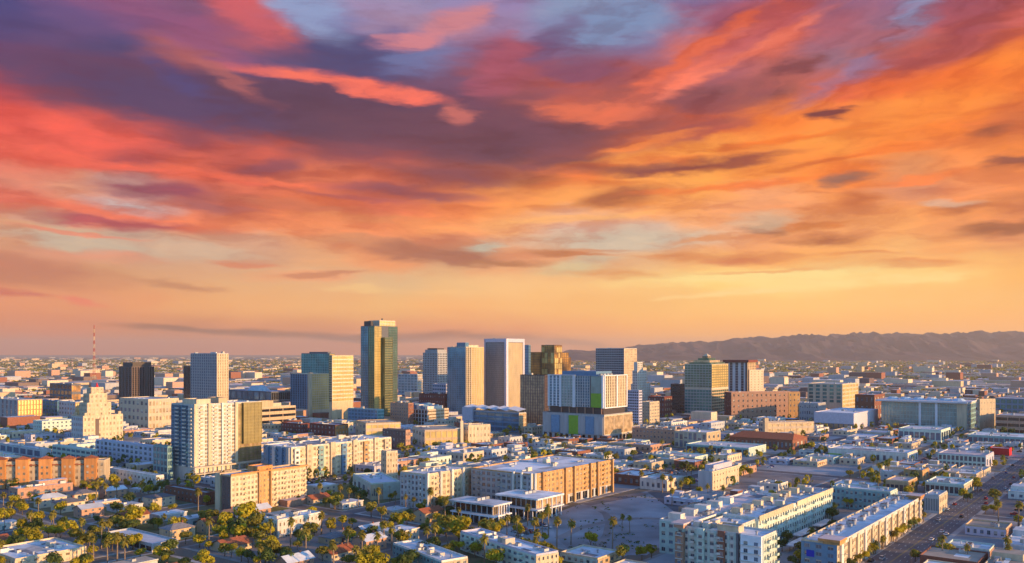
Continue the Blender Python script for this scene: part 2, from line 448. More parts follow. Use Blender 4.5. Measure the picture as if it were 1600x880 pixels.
class MB:
    """collects faces for one mesh"""
    def __init__(s):
        s.v, s.f, s.m, s.mats = [], [], [], []
    def mi(s, m):
        if m not in s.mats:
            s.mats.append(m)
        return s.mats.index(m)
    def quad(s, pts, m):
        n = len(s.v)
        s.v += [tuple(p) for p in pts]
        s.f.append(tuple(range(n, n + len(pts))))
        s.m.append(s.mi(m))
    def box(s, x0, x1, y0, y1, z0, z1, m, top=None, bottom=True):
        n = len(s.v)
        s.v += [(x0, y0, z0), (x1, y0, z0), (x1, y1, z0), (x0, y1, z0), (x0, y0, z1), (x1, y0, z1), (x1, y1, z1), (x0, y1, z1)]
        k, t = s.mi(m), s.mi(top or m)
        fs = [((0, 1, 5, 4), k), ((1, 2, 6, 5), k), ((2, 3, 7, 6), k), ((3, 0, 4, 7), k), ((4, 5, 6, 7), t)]
        if bottom:
            fs.append(((3, 2, 1, 0), k))
        for f, mm in fs:
            s.f.append(tuple(n + i for i in f))
            s.m.append(mm)
        return s
    def cyl(s, cx, cy, z0, z1, r0, r1, n, m, cap=True, ex=0, ey=0):
        b = len(s.v)
        for i in range(n):
            a = 2 * pi * i / n
            s.v.append((cx + r0 * cos(a), cy + r0 * sin(a), z0))
        for i in range(n):
            a = 2 * pi * i / n
            s.v.append((cx + ex + r1 * cos(a), cy + ey + r1 * sin(a), z1))
        k = s.mi(m)
        for i in range(n):
            j = (i + 1) % n
            s.f.append((b + i, b + j, b + n + j, b + n + i))
            s.m.append(k)
        if cap:
            s.f.append(tuple(b + n + i for i in range(n)))
            s.m.append(k)
        return s
    def bar(s, p, q, w, m):
        p, q = Vector(p), Vector(q)
        d = (q - p).normalized()
        a = d.cross(Vector((0, 0, 1)))
        if a.length < .01:
            a = Vector((1, 0, 0))
        a.normalize()
        c = d.cross(a).normalized()
        n = len(s.v)
        for o in (p, q):
            for (i, j) in ((-1, -1), (1, -1), (1, 1), (-1, 1)):
                s.v.append(tuple(o + a * (i * w / 2) + c * (j * w / 2)))
        k = s.mi(m)
        for f in ((0, 1, 5, 4), (1, 2, 6, 5), (2, 3, 7, 6), (3, 0, 4, 7), (4, 5, 6, 7), (3, 2, 1, 0)):
            s.f.append(tuple(n + i for i in f))
            s.m.append(k)
        return s
    def mesh(s, name, smooth=False):
        me = bpy.data.meshes.new(name)
        me.from_pydata(s.v, [], s.f)
        for m in s.mats:
            me.materials.append(m)
        if len(s.mats) > 1:
            me.polygons.foreach_set('material_index', s.m)
        if smooth:
            me.polygons.foreach_set('use_smooth', [True] * len(s.f))
        me.update()
        return me
    def build(s, name, parent=None, kind=None, loc=None, rz=None, smooth=False):
        return obj(name, s.mesh(name, smooth), parent, kind, loc, rz)

def obj(name, me, parent=None, kind=None, loc=None, rz=None, scale=None):
    if scale is not None and scale[0] < .2 and me.name in SIDE:
        me = SIDE[me.name]
    o = bpy.data.objects.new(name, me)
    COL.objects.link(o)
    if parent is not None:
        o.parent = parent
    if loc is not None:
        o.location = loc
    if rz is not None:
        o.rotation_euler = (0, 0, rz)
    if scale is not None:
        o.scale = scale
    if kind:
        o['kind'] = kind
    return o

def empty(name, loc, rz=0.0, label=None, cat=None, group=None):
    o = bpy.data.objects.new(name, None)
    COL.objects.link(o)
    o.location = loc
    o.rotation_euler = (0, 0, rz)
    o.empty_display_size = 1
    if label:
        o['label'] = label
    if cat:
        o['category'] = cat
    if group:
        o['group'] = group
    return o

M_frame = mat('window_frame', (.36, .34, .31), rough=.5, var=.1)
M_blind = mat('pulled_blinds', (.42, .37, .30), rough=.6, var=.15, rnd=.3)
SIDE = {}          # window mesh facing the right side -> the same window turned to the left side
def unit_box(m, name, blind=0.0):
    b = MB().box(-.5, .5, -.5, .5, -.5, .5, m)
    if name != 'window':
        return b.mesh(name)
    c = MB().box(-.5, .5, -.5, .5, -.5, .5, m)
    # slim frame, a mullion and sometimes a blind stand a little proud of the pane
    for (x0, x1, z0, z1) in ((-.5, -.45, -.5, .5), (.45, .5, -.5, .5), (-.025, .025, -.45, .45), (-.45, .45, -.5, -.45), (-.45, .45, .45, .5)):
        b.box(x0, x1, -.62, .62, z0, z1, M_frame)
        c.box(-.62, .62, x0, x1, z0, z1, M_frame)
    if blind:
        b.box(-.45, .45, -.54, .54, .45 - .9 * blind, .45, M_blind)
        c.box(-.54, .54, -.45, .45, .45 - .9 * blind, .45, M_blind)
    me = b.mesh(name)
    SIDE[me.name] = c.mesh(name)
    return me
UB = {}
UBR = random.Random(2)
def ubox(m, name='window'):
    k = (m.name, name)
    if k not in UB:
        UB[k] = [unit_box(m, name)] if name != 'window' else [unit_box(m, name), unit_box(m, name, .3), unit_box(m, name, .7), unit_box(m, name), unit_box(m, name)]
    return UB[k][UBR.randrange(len(UB[k]))]

FOOT = []          # footprints (a0, a1, b0, b1) of everything built by hand
LAND = []          # landmarks for labels: (phrase, px0, px1, ytop, ybase)
GA = atan2(A.y, A.x)
RW = random.Random(5)

def lattice(mb, face, La, Lb, u0, u1, z0, z1, nc, nr, pw, sh, d, m, m2=None):
    """piers and spandrels standing proud of the core; returns the cells (uc, zc, w, h)"""
    du, dz = (u1 - u0) / nc, (z1 - z0) / nr
    def put(ua, ub, za, zb, dd, mm):
        if face == 'R':
            mb.box(ua, ub, -dd, 0, za, zb, mm)
        elif face == 'L':
            mb.box(-dd, 0, ua, ub, za, zb, mm)
        elif face == 'Y':
            mb.box(ua, ub, Lb, Lb + dd, za, zb, mm)
        else:
            mb.box(La, La + dd, ua, ub, za, zb, mm)
    if pw > 0:
        for i in range(nc + 1):
            c = u0 + i * du
            a_, b_ = c - pw / 2, c + pw / 2
            if i == 0:
                a_, b_ = u0 - (d if face == 'R' and u0 < .01 else 0), u0 + pw / 2 + .1
            if i == nc:
                a_, b_ = u1 - pw / 2 - .1, u1
            put(a_, b_, z0, z1, d, m)
    if sh > 0:
        for j in range(nr + 1):
            c = z0 + j * dz
            a_, b_ = c - sh / 2, c + sh / 2
            if j == 0:
                a_, b_ = z0, z0 + sh / 2
            if j == nr:
                a_, b_ = z1 - sh / 2, z1 - .02
            put(u0 + .01, u1 - .01, a_, b_, d - .06, m2 or m)
    return [(u0 + (i + .5) * du, z0 + (j + .5) * dz, du - pw, dz - sh) for j in range(nr) for i in range(nc)]

def place_windows(root, face, cells, g, La, Lb, off=.0, name='window'):
    r = random.Random(int(La * 31 + Lb * 17))
    wide = {}
    out = []
    for (u, z, w, h) in cells:
        k = wide.setdefault(round(u, 1), (r.choice((.55, .8, 1.0, 1.15, 1.25)), r.choice((.8, 1.0, 1.0, 1.15))))
        out.append((u, z, w * k[0], h * k[1]))
    cells = out
    for (u, z, w, h) in cells:
        if face == 'R':
            obj(name, ubox(g), root, loc=(u, -off, z), scale=(w, .12, h))
        elif face == 'L':
            obj(name, ubox(g), root, loc=(-off, u, z), scale=(.12, w, h))

def facade(root, wallmb, face, La, Lb, z0, z1, st, wall):
    """st: kind, nc, nr, pw, sh, d, g, u0, u1 as fractions, wall2, balc"""
    kind = st.get('k', 'win')
    if kind == 'blank':
        return
    full = La if face == 'R' else Lb
    u0, u1 = st.get('u0', 0) * full, st.get('u1', 1) * full
    z0, z1 = z0 + st.get('z0', 0) * (z1 - z0), z0 + st.get('z1', 1) * (z1 - z0)
    nc, nr = st['nc'], st['nr']
    du, dz = (u1 - u0) / nc, (z1 - z0) / nr
    g = G[st.get('g', 'dark')]
    m = W[st['w']] if 'w' in st else wall
    m2 = W[st['w2']] if 'w2' in st else m
    d = st.get('d', .35)
    if kind == 'win':
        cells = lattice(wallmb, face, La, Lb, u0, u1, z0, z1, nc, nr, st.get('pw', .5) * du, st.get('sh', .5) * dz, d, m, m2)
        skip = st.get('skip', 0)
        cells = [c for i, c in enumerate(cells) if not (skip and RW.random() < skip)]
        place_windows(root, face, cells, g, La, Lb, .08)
        if st.get('balc'):
            cols = st['balc']
            for (u, z, w, h) in cells:
                ci = int((u - u0) / du)
                if ci % cols == cols // 2:
                    me = balcony_mesh(m2)
                    if face == 'R':
                        obj('balcony', me, root, loc=(u, -d, z - h / 2 - .1), scale=(w * 1.25, 1, 1))
                    else:
                        obj('balcony', me, root, loc=(-d, u, z - h / 2 - .1), rz=-pi / 2, scale=(w * 1.25, 1, 1))
    else:
        gm = MB()
        e = .03
        if face == 'R':
            gm.box(u0 + .05, u1 - .05, -.05, 0, z0 + .02, z1 - .02, g)
        else:
            gm.box(-.05, 0, u0 + .05, u1 - .05, z0 + .02, z1 - .02, g)
        gm.build('glazing', root)
        pw, sh = st.get('pw', .2) * du, st.get('sh', .3) * dz
        lattice(wallmb, face, La, Lb, u0, u1, z0, z1, nc, nr, pw, sh, d, m, m2)

BALC = {}
def balcony_mesh(m):
    if m.name not in BALC:
        b = MB()
        b.box(-.5, .5, -1.3, 0, 0, .18, m)
        b.box(-.5, .5, -1.3, -1.22, .18, 1.15, m)
        b.box(-.5, -.47, -1.22, 0, .18, 1.15, m)
        b.box(.47, .5, -1.22, 0, .18, 1.15, m)
        BALC[m.name] = b.mesh('balcony')
    return BALC[m.name]

UNIT = MB().box(-1.6, 1.6, -1.1, 1.1, -.1, 1.5, M_unit).cyl(-.7, 0, 1.5, 1.75, .6, .6, 8, M_pole).cyl(.7, 0, 1.5, 1.75, .6, .6, 8, M_pole).mesh('rooftop_unit')
U2_ = MB().box(-3.4, 3.4, -.45, .45, .25, 1.0, M_unit).box(-3.0, -2.6, -.3, .3, -.1, .25, M_pole).box(2.6, 3.0, -.3, .3, -.1, .25, M_pole).box(2.2, 3.5, -1.2, 1.2, -.05, 1.4, M_unit).mesh('air_duct')
U3_ = MB().cyl(0, 0, -.1, 1.1, .35, .35, 10, M_unit).cyl(0, 0, 1.1, 1.35, .65, .3, 10, M_unit).mesh('roof_vent')
U4_ = MB().box(-1.5, 1.5, -1.0, 1.0, -.1, .35, M_unit).box(-1.35, 1.35, -.85, .85, .35, .55, mat('pale_skylight_plastic', (.6, .66, .7), rough=.3, var=.1)).mesh('skylight')
U5_ = MB().box(-1.3, 1.3, -2.2, 2.2, -.1, 2.6, mat('cream_stair_head', (.55, .47, .37), var=.12), mat('pale_stair_head_roof', (.6, .6, .6), var=.1)).mesh('stair_head')
PLANT = [('rooftop_unit', UNIT), ('rooftop_unit', UNIT), ('air_duct', U2_), ('roof_vent', U3_), ('roof_vent', U3_), ('skylight', U4_), ('stair_head', U5_), ('rooftop_unit', UNIT)]
M_patch = [mat('dark_roof_patch', (.22, .22, .24), var=.2), mat('new_white_roof_patch', (.78, .78, .78), var=.05), mat('weathered_roof_patch', (.45, .42, .39), var=.25)]
def plant(root, r, x0, x1, y0, y1, z, n):
    for i in range(n):
        nm, me = r.choice(PLANT)
        s = r.uniform(.65, 1.35)
        obj(nm, me, root, loc=(r.uniform(x0 + 3, x1 - 3), r.uniform(y0 + 3, y1 - 3), z), rz=r.choice((0, pi / 2)), scale=(s, s * r.uniform(.8, 1.2), s * r.uniform(.8, 1.25)))
    if x1 - x0 > 10 and y1 - y0 > 8:
        for i in range(1 + n // 4):
            w_, d_ = r.uniform(2, (x1 - x0) * .4), r.uniform(2, (y1 - y0) * .5)
            a_, b_ = r.uniform(x0 + .6, x1 - w_ - .6), r.uniform(y0 + .6, y1 - d_ - .6)
            t = MB(); t.quad([(a_, b_, z + .006 * (i + 1)), (a_ + w_, b_, z + .006 * (i + 1)), (a_ + w_, b_ + d_, z + .006 * (i + 1)), (a_, b_ + d_, z + .006 * (i + 1))], r.choice(M_patch)); t.build('roof_patch', root)

def roof_on(root, x0, x1, y0, y1, z, rm, wall, par=.9, t=.35, units=0, name='roof', seed=0):
    """parapet and sunken roof deck, with plant on it"""
    r = random.Random(seed * 7 + int(abs(x1 * 13 + y1 * 7)))
    p = MB()
    p.box(x0, x1, y0, y0 + t, z, z + par, wall)
    p.box(x0, x1, y1 - t, y1, z, z + par, wall)
    p.box(x0, x0 + t, y0 + t, y1 - t, z, z + par, wall)
    p.box(x1 - t, x1, y0 + t, y1 - t, z, z + par, wall)
    p.build('parapet', root)
    o = MB().box(x0 + t, x1 - t, y0 + t, y1 - t, z - .1, z + .06, rm, bottom=False).build(name, root)
    if x1 - x0 >= 7 and y1 - y0 >= 7:
        plant(root, r, x0 + t, x1 - t, y0 + t, y1 - t, z + .06, units)
    return o

def dims(xl, xc, xr, yt, yb, rz=None):
    """corner at pixel (xc, yb) on the ground, faces reaching columns xl and xr"""
    P = ground_pt(xc, yb)
    ax = Vector((cos(rz), sin(rz), 0)) if rz is not None else A
    bx = Vector((-ax.y, ax.x, 0))
    kr, kl = (xr - 800) / F, (xl - 800) / F
    La = (P.x - kr * P.y) / (kr * ax.y - ax.x)
    Lb = (P.x - kl * P.y) / (kl * bx.y - bx.x)
    Z = H - (yt - HY) * P.y / F
    return P, La, Lb, Z

NB = [0]
def bld(name, label, cat, px, wall, fr, fl=None, roof='grey', units=3, rz=None, group=None, lm=None, La=None, Lb=None, base=None, par=.9, core=None, noroof=False):
    """a building: corner column/row data in photograph pixels, one facade spec for each face in view"""
    xl, xc, xr, yt, yb = px
    P, la, lb, Z = dims(xl, xc, xr, yt, yb, rz)
    La, Lb = La or la, Lb or lb
    if not (1 < La < 400 and 1 < Lb < 400):
        print('BAD DIM', name, label, La, Lb)
    root = empty(name, P, rz if rz is not None else GA, label, cat, group)
    w = W[wall]
    mb = MB()
    mb.box(0, La, 0, Lb, -.5, Z - par, W[core] if core else w)
    g0 = base if base is not None else 0.0
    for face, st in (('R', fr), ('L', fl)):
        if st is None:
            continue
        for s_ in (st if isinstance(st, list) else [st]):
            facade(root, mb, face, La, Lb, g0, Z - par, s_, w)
    mb.build('wall', root)
    if not noroof:
        NB[0] += 1
        roof_on(root, 0, La, 0, Lb, Z - par, R[roof], w, par, units=units, seed=NB[0])
    c = Vector((cos(root.rotation_euler.z), sin(root.rotation_euler.z), 0))
    n = Vector((-c.y, c.x, 0))
    cs = [ab(P), ab(P + c * La), ab(P + n * Lb), ab(P + c * La + n * Lb)]
    FOOT.append((min(q[0] for q in cs), max(q[0] for q in cs), min(q[1] for q in cs), max(q[1] for q in cs), label, P.copy(), c.copy(), La, Lb))
    if lm:
        LAND.append((lm, xl, xr, yt, yb))
    return root, La, Lb, Z

def box_part(root, name, x0, x1, y0, y1, z0, z1, m, top=None, kind=None):
    return MB().box(x0, x1, y0, y1, z0, z1, m, top).build(name, root, kind)

# ================================================================== buildings made by hand
def win(nc, nr, **k):
    return dict(k='win', nc=nc, nr=nr, **k)
def cur(nc, nr, **k):
    return dict(k='cur', nc=nc, nr=nr, **k)

def upper(root, x0, x1, y0, y1, z0, z1, wall, fr=None, fl=None, roof='grey', units=0, par=.8, seed=1):
    """a further storey block of the same building: its faces carry their own windows"""
    sub = MB()
    w = W[wall]
    sub.box(x0, x1, y0, y1, z0, z1 - par, w)
    o = sub.build('upper_storeys', root)
    e = empty('upper_part', (x0, y0, 0))
    bpy.data.objects.remove(e)
    la, lb = x1 - x0, y1 - y0
    for face, st in (('R', fr), ('L', fl)):
        if st is None:
            continue
        t = MB()
        zz0, zz1 = z0, z1 - par
        kind = st['k']
        u1 = la if face == 'R' else lb
        nc, nr = st['nc'], st['nr']
        d = .35
        cells = lattice(t, face, la, lb, 0.02, u1, zz0, zz1, nc, nr, st.get('pw', .4) * u1 / nc, st.get('sh', .4) * (zz1 - zz0) / nr, d, W[st['w']] if 'w' in st else w)
        g = G[st.get('g', 'dark')]
        if kind == 'win':
            for (u, z, ww, h) in cells:
                if face == 'R':
                    obj('window', ubox(g), root, loc=(x0 + u, y0 - .08, z), scale=(ww, .12, h))
                else:
                    obj('window', ubox(g), root, loc=(x0 - .08, y0 + u, z), scale=(.12, ww, h))
        else:
            if face == 'R':
                t.box(.05, la - .05, -.05, 0, zz0 + .02, zz1 - .02, g)
            else:
                t.box(-.05, 0, .05, lb - .05, zz0 + .02, zz1 - .02, g)
        t.build('facade', root, loc=(x0, y0, 0))
    roof_on(root, x0, x1, y0, y1, z1 - par, R[roof], w, par, units=units, seed=seed)
    return o

# --- towers of the skyline, left to right -------------------------------------------------
r, La, Lb, Z = bld('office_tower', 'dark brown granite office tower left of the grey slab tower', 'tower', (186, 206, 241, 573, 655), 'brown',
    cur(9, 20, pw=.35, sh=.12, g='black', z0=.22), cur(4, 20, pw=.35, sh=.12, g='black', z0=.22), units=0, lm='the dark brown tower')
upper(r, La * .12, La * .95, Lb * .15, Lb * .9, Z - .9, Z + 6.5, 'dbrown')
box_part(r, 'groove_strip', La * .58, La * .72, -.8, 0, 14, Z, W['dbrown'])  # dark strip painted in for the shade of a vertical groove
bld('office_building', 'pale low office with bright end bays at the foot of the dark brown tower', 'building', (187, 232, 279, 624, 672), 'sand',
    win(9, 4, g='warm', pw=.35, sh=.4), win(7, 4, g='dark', sh=.5), units=4, lm='the pale office below the brown tower')
bld('office_tower', 'thin black glass tower tucked behind the grey slab tower', 'tower', (287, 300, 309, 572, 642), 'dbrown',
    cur(6, 18, g='black', pw=.2, sh=.1), cur(5, 18, g='black', pw=.2, sh=.1), units=1)
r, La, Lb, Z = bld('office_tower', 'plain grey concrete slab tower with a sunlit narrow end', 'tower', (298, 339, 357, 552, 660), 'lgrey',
    cur(5, 24, pw=.6, sh=.25, g='warm', w='cream'), cur(14, 24, pw=.45, sh=.3, g='dark', w='grey'), units=5, lm='the grey slab tower')  # sunlight on the end painted as cream, shade on the side as grey
for k in range(5):
    box_part(r, 'rooftop_unit', 1 + k * 2.2, 2.6 + k * 2.2, 4 + k * 6, 8 + k * 6, Z - .8, Z + 1.6, M_unit)

r, La, Lb, Z = bld('apartment_tower', 'tall white apartment tower with gridded balconies and an olive glass wing', 'tower', (268, 303, 408, 632, 752), 'white',
    [win(9, 16, pw=.32, sh=.30, g='warm', balc=3, u1=.60, z0=.18, d=.5), cur(6, 16, pw=.12, sh=.25, g='warm', w='olive', u0=.62, z0=.18)],
    [win(3, 16, pw=.5, sh=.5, g='blue', u1=.22, z0=.18), cur(5, 16, g='blue', pw=.1, sh=.16, w='blue', u0=.22, z0=.18)], units=5, roof='blue', lm='the tall white apartment tower', par=1.2)  # shade of the left face painted in as blue panels and glass
for j in range(16):
    zz = Z * .18 + j * (Z * .82 - 1.2) / 16
    for f in (.03, .30, .62):
        obj('balcony', balcony_mesh(W['white']), r, loc=(-.5, Lb * (f + .08), zz), rz=-pi / 2, scale=(Lb * .13, 1, 1))
for (f0, f1, m) in ((.0, .035, 'cream'), (.19, .235, 'cream'), (.385, .41, 'white'), (.585, .625, 'cream')):
    box_part(r, 'pilaster', La * f0 - (.5 if f0 == 0 else 0), La * f1, -1.5, -.62, 11.4, Z + .3, W[m])
box_part(r, 'glass_wing', La * .70, La * .985, -2.4, -.62, 26, Z - .6, W['olive'])
lt = MB(); lattice(lt, 'R', La, Lb, La * .70, La * .985, 26, Z - .8, 5, 13, .3, .5, .25, W['olive']); lt.build('wing_mullions', r, loc=(0, -2.4, 0))
box_part(r, 'podium_slab', -3, La + 3, -6, -.4, 10.2, 11.3, W['sand'])
box_part(r, 'podium_slab', -3, La + 3, -6, -.4, 5.2, 6.1, W['sand'])
for k in range(9):
    box_part(r, 'column', -2.4 + k * (La + 4) / 8.4, -1.4 + k * (La + 4) / 8.4, -5.6, -4.6, -.2, 10.25, W['lgrey'])
upper(r, La * .1, La * .3, Lb * .2, Lb * .8, Z - 1.2, Z + 3.5, 'cream')
upper(r, La * .42, La * .55, Lb * .2, Lb * .7, Z - 1.2, Z + 4.0, 'tan')
bld('parking_garage', 'low blue shaded annex behind the tall white apartment tower', 'building', (240, 262, 270, 697, 750), 'teal', cur(3, 5, g='blue'), cur(4, 5, g='blue'), units=2)

# layered office behind the white tower
r, La, Lb, Z = bld('parking_garage', 'tan layered parking garage with long dark openings behind the white tower', 'building', (392, 400, 462, 637, 674), 'sand',
    cur(3, 4, pw=.04, sh=.55, g='black', w='tan'), cur(2, 4, pw=.1, sh=.5, g='black'), units=2, roof='tan', lm='the tan layered garage')
upper(r, La * .05, La * .45, Lb * .2, Lb * .9, Z - .9, Z + 8, 'tan')
r, La, Lb, Z = bld('arena', 'wide low dark blue arena roof behind the tan layered garage', 'arena', (352, 424, 458, 612, 640), 'dgrey',
    cur(10, 2, g='black', sh=.2), cur(8, 2, g='blue', sh=.2), units=3, roof='blue')
m = MB(); m.cyl(La / 2, Lb / 2, Z - .5, Z + 9, min(La, Lb) * .44, min(La, Lb) * .25, 20, R['blue']); m.build('dome', r)

r, La, Lb, Z = bld('office_tower', 'blue and yellow glass office tower with a cream corner pier', 'tower', (454, 483, 518, 584, 655), 'sand',
    cur(9, 15, g='gold', pw=.16, sh=.22, w='sand', u0=.12, z0=.20), cur(8, 15, g='blue', pw=.2, sh=.10, w='blue', z0=.22), units=3, roof='teal' if False else 'grey', lm='the blue and yellow glass tower')
box_part(r, 'corner_pier', -.9, La * .12, -.9, 2.6, -.2, Z + .8, W['cream'])
r, La, Lb, Z = bld('office_tower', 'dark teal glass tower top rising behind the blue and yellow tower', 'tower', (471, 515, 523, 552, 640), 'dgrey',
    cur(6, 22, g='gold', pw=.2, sh=.2), cur(12, 22, g='teal', pw=.1, sh=.14, w='teal'), units=4)
upper(r, La * .2, La * .8, Lb * .1, Lb * .75, Z - .9, Z + 2.5, 'dgrey')
r, La, Lb, Z = bld('office_tower', 'banded yellow glass tower with a plain tan base beside the teal tower', 'tower', (514, 519, 552, 555, 664), 'tan',
    [cur(8, 12, g='gold', pw=.05, sh=.35, w='sand', z0=.33)], cur(3, 20, g='green', pw=.1, sh=.3, z0=.33), units=4, lm='the banded yellow tower')

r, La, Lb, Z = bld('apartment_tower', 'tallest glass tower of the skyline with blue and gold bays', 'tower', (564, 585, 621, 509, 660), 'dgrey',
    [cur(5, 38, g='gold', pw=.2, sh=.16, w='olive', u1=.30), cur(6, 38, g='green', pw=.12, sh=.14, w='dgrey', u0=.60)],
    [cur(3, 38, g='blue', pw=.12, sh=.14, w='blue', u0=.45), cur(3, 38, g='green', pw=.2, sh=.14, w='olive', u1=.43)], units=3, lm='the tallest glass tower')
upper(r, La * .30, La * .99, Lb * .15, Lb * .95, Z - .9, Z + 8.5, 'sand', cur(6, 2, g='gold', pw=.2))
upper(r, La * .02, La * .12, Lb * .3, Lb * .8, Z - .9, Z + 7, 'dbrown')
t = MB(); t.box(La * .30, La * .64, -7, -.4, 0, Z - 17, G['green'], W['dgrey']); lattice(t, 'R', La, Lb, 0, 0, 0, 1, 1, 1, 0, 0, .1, W['olive']); t.build('projecting_bay', r)
t = MB(); lattice(t, 'R', La * .34, Lb, .02, La * .34, 0, Z - 17.2, 6, 34, .35, .8, .3, W['olive']); t.build('bay_mullions', r, loc=(La * .30, -7, 0))
box_part(r, 'mast', La * .62, La * .66, Lb * .5, Lb * .55, Z + 8, Z + 12, M_pole)
bld('parking_garage', 'dark blue glass podium left of the tallest tower', 'building', (544, 590, 600, 640, 668), 'teal', cur(5, 5, g='teal'), cur(9, 5, g='blue', w='blue'), units=3)

r, La, Lb, Z = bld('hotel_tower', 'grey stone hotel tower with chamfered corners left of the slim blue tower', 'tower', (661, 684, 701, 551, 630), 'grey',
    cur(7, 22, pw=.5, sh=.35, g='black'), cur(9, 22, pw=.5, sh=.35, g='black'), units=0, lm='the grey chamfered tower')
upper(r, La * .08, La * .92, Lb * .08, Lb * .92, Z - .9, Z + 6, 'grey')
upper(r, La * .2, La * .85, Lb * .2, Lb * .85, Z + 5, Z + 9, 'dbrown')
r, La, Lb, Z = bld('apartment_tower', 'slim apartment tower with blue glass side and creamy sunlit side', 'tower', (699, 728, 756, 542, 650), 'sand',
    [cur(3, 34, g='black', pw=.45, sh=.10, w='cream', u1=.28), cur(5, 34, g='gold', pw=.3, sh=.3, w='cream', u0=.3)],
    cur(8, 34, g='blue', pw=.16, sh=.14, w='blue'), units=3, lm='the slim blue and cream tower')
upper(r, La * .02, La * .2, Lb * .05, Lb * .5, Z - .9, Z + 7, 'blue', cur(2, 2, g='blue'), cur(5, 2, g='blue'))
upper(r, La * .3, La * .9, Lb * .2, Lb * .8, Z - .9, Z + 3, 'cream')
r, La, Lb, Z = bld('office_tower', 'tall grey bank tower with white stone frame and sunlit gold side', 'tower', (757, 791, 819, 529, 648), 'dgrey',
    cur(16, 36, g='gold', pw=.5, sh=.12, w='sand', u0=.10, u1=.90, z1=.955), cur(16, 36, g='dark', pw=.5, sh=.12, w='grey', u0=.09, u1=.91, z1=.955), units=2, par=1.2, lm='the tall framed bank tower')  # sun and shade painted: gold and sand on one face, grey on the other
for (x0, x1, y0, y1, z0, z1) in ((-1, La * .09, -1, Lb * .07, -.2, Z), (La * .91, La, -1, 0, -.2, Z), (-1, 0, Lb * .93, Lb, -.2, Z)):
    box_part(r, 'frame_pier', x0, x1, y0, y1, z0, z1, W['lavender'])
box_part(r, 'frame_beam', La * .09, La * .91, -1, 0, Z - 6, Z - .1, W['lavender'])
box_part(r, 'frame_beam', -1, 0, Lb * .07, Lb * .93, Z - 6, Z - .1, W['lavender'])
bld('office_tower', 'narrow blue tower edge just right of the framed bank tower', 'tower', (818, 826, 829, 539, 628), 'blue', cur(3, 20, g='blue'), cur(4, 20, g='blue', w='blue'), units=1)
r, La, Lb, Z = bld('office_tower', 'black and amber mirror glass tower behind the brown tower', 'tower', (846, 866, 878, 539, 628), 'dbrown',
    cur(5, 26, g='amber', pw=.08, sh=.06), cur(6, 26, g='amber', pw=.08, sh=.06), units=1, lm='the black and amber tower')
rg_ = random.Random(4)
for i in range(4):  # gold reflections in the dark glass, built as coloured panels
    for j in range(9):
        if rg_.random() < .42:
            box_part(r, 'gold_reflection', -.62, -.4, Lb * (.04 + i * .24), Lb * (.25 + i * .24), 12 + j * (Z - 16) / 9, 12 + (j + .9) * (Z - 16) / 9, G['gold'])
        if rg_.random() < .6:
            box_part(r, 'gold_reflection', La * (.04 + i * .24), La * (.25 + i * .24), -.62, -.4, 12 + j * (Z - 16) / 9, 12 + (j + .9) * (Z - 16) / 9, G['gold'])
for (x0, x1, y0, y1, zz) in ((-2, La * .4, Lb * 1.01, Lb * 1.9, Z - 15), (La * 1.01, La * 1.9, 0, Lb * .7, Z - 16), (La * 1.92, La * 2.4, 4, Lb * .6, Z - 26)):
    t = MB(); t.box(x0, x1, y0, y1, 0, zz, G['amber'], W['dbrown'])
    t.build('lower_wing', r)
    t = MB(); lattice(t, 'R', x1 - x0, y1 - y0, .02, x1 - x0, 0, zz, 3, 20, .5, .5, .2, W['dbrown']); lattice(t, 'L', x1 - x0, y1 - y0, .02, y1 - y0, 0, zz, 3, 20, .5, .5, .2, W['dbrown']); t.build('wing_mullions', r, loc=(x0, y0, 0))
bld('office_tower', 'broad dark brown tower in front of the amber glass tower', 'tower', (813, 851, 857, 586, 672), 'dbrown',
    cur(6, 18, pw=.4, sh=.1, g='black', w='brown'), cur(14, 18, pw=.4, sh=.1, g='warm', w='brown'), units=5, lm='the broad dark brown tower')

# hotel with lime green panels
r, La, Lb, Z = bld('hotel', 'glass hotel with white frames and lime green panel above a grey podium', 'hotel', (848, 944, 988, 648, 692), 'grey',
    [win(4, 1, pw=.15, sh=.1, g='black', z1=.25, w='grey'), cur(3, 1, pw=.04, sh=.1, g='warm', w='sand', z0=.26)],
    [cur(11, 1, pw=.45, sh=.04, g='black', z1=.25, w='grey', w2='grey')], units=4, par=1.2, lm='the hotel with lime green panels')
for k in range(7):
    if k != 4:
        box_part(r, 'wall_panel', -1.4, -.4, Lb * (.14 * k + .01), Lb * (.14 * k + .145), Z * .27, Z - 3, W['blue'] if k % 2 else W['grey'])
box_part(r, 'green_panel', -1.5, -.4, Lb * .40, Lb * .555, Z * .24, Z - 2.5, W['green'])
Zt = H - (588 - HY) * ground_pt(944, 692).y / F
x0, x1, y0, y1 = 4, La * .86, 3, Lb * .93
box_part(r, 'recessed_storey', x0 + 1.5, x1 - 1, y0 + 1.5, y1 - 1, Z - 1.2, Z + 7, W['dbrown'])
for k in range(6):
    box_part(r, 'column', x0 + .3, x0 + 1.1, y0 + 3 + k * 11, y0 + 4 + k * 11, Z - 1, Z + 7.1, W['pbrick'])
t = MB(); t.box(x0, x1, y0, y1, Z + 7, Zt, W['dgrey'], R['grey']); t.build('tower_block', r)
ht = Zt - Z - 7
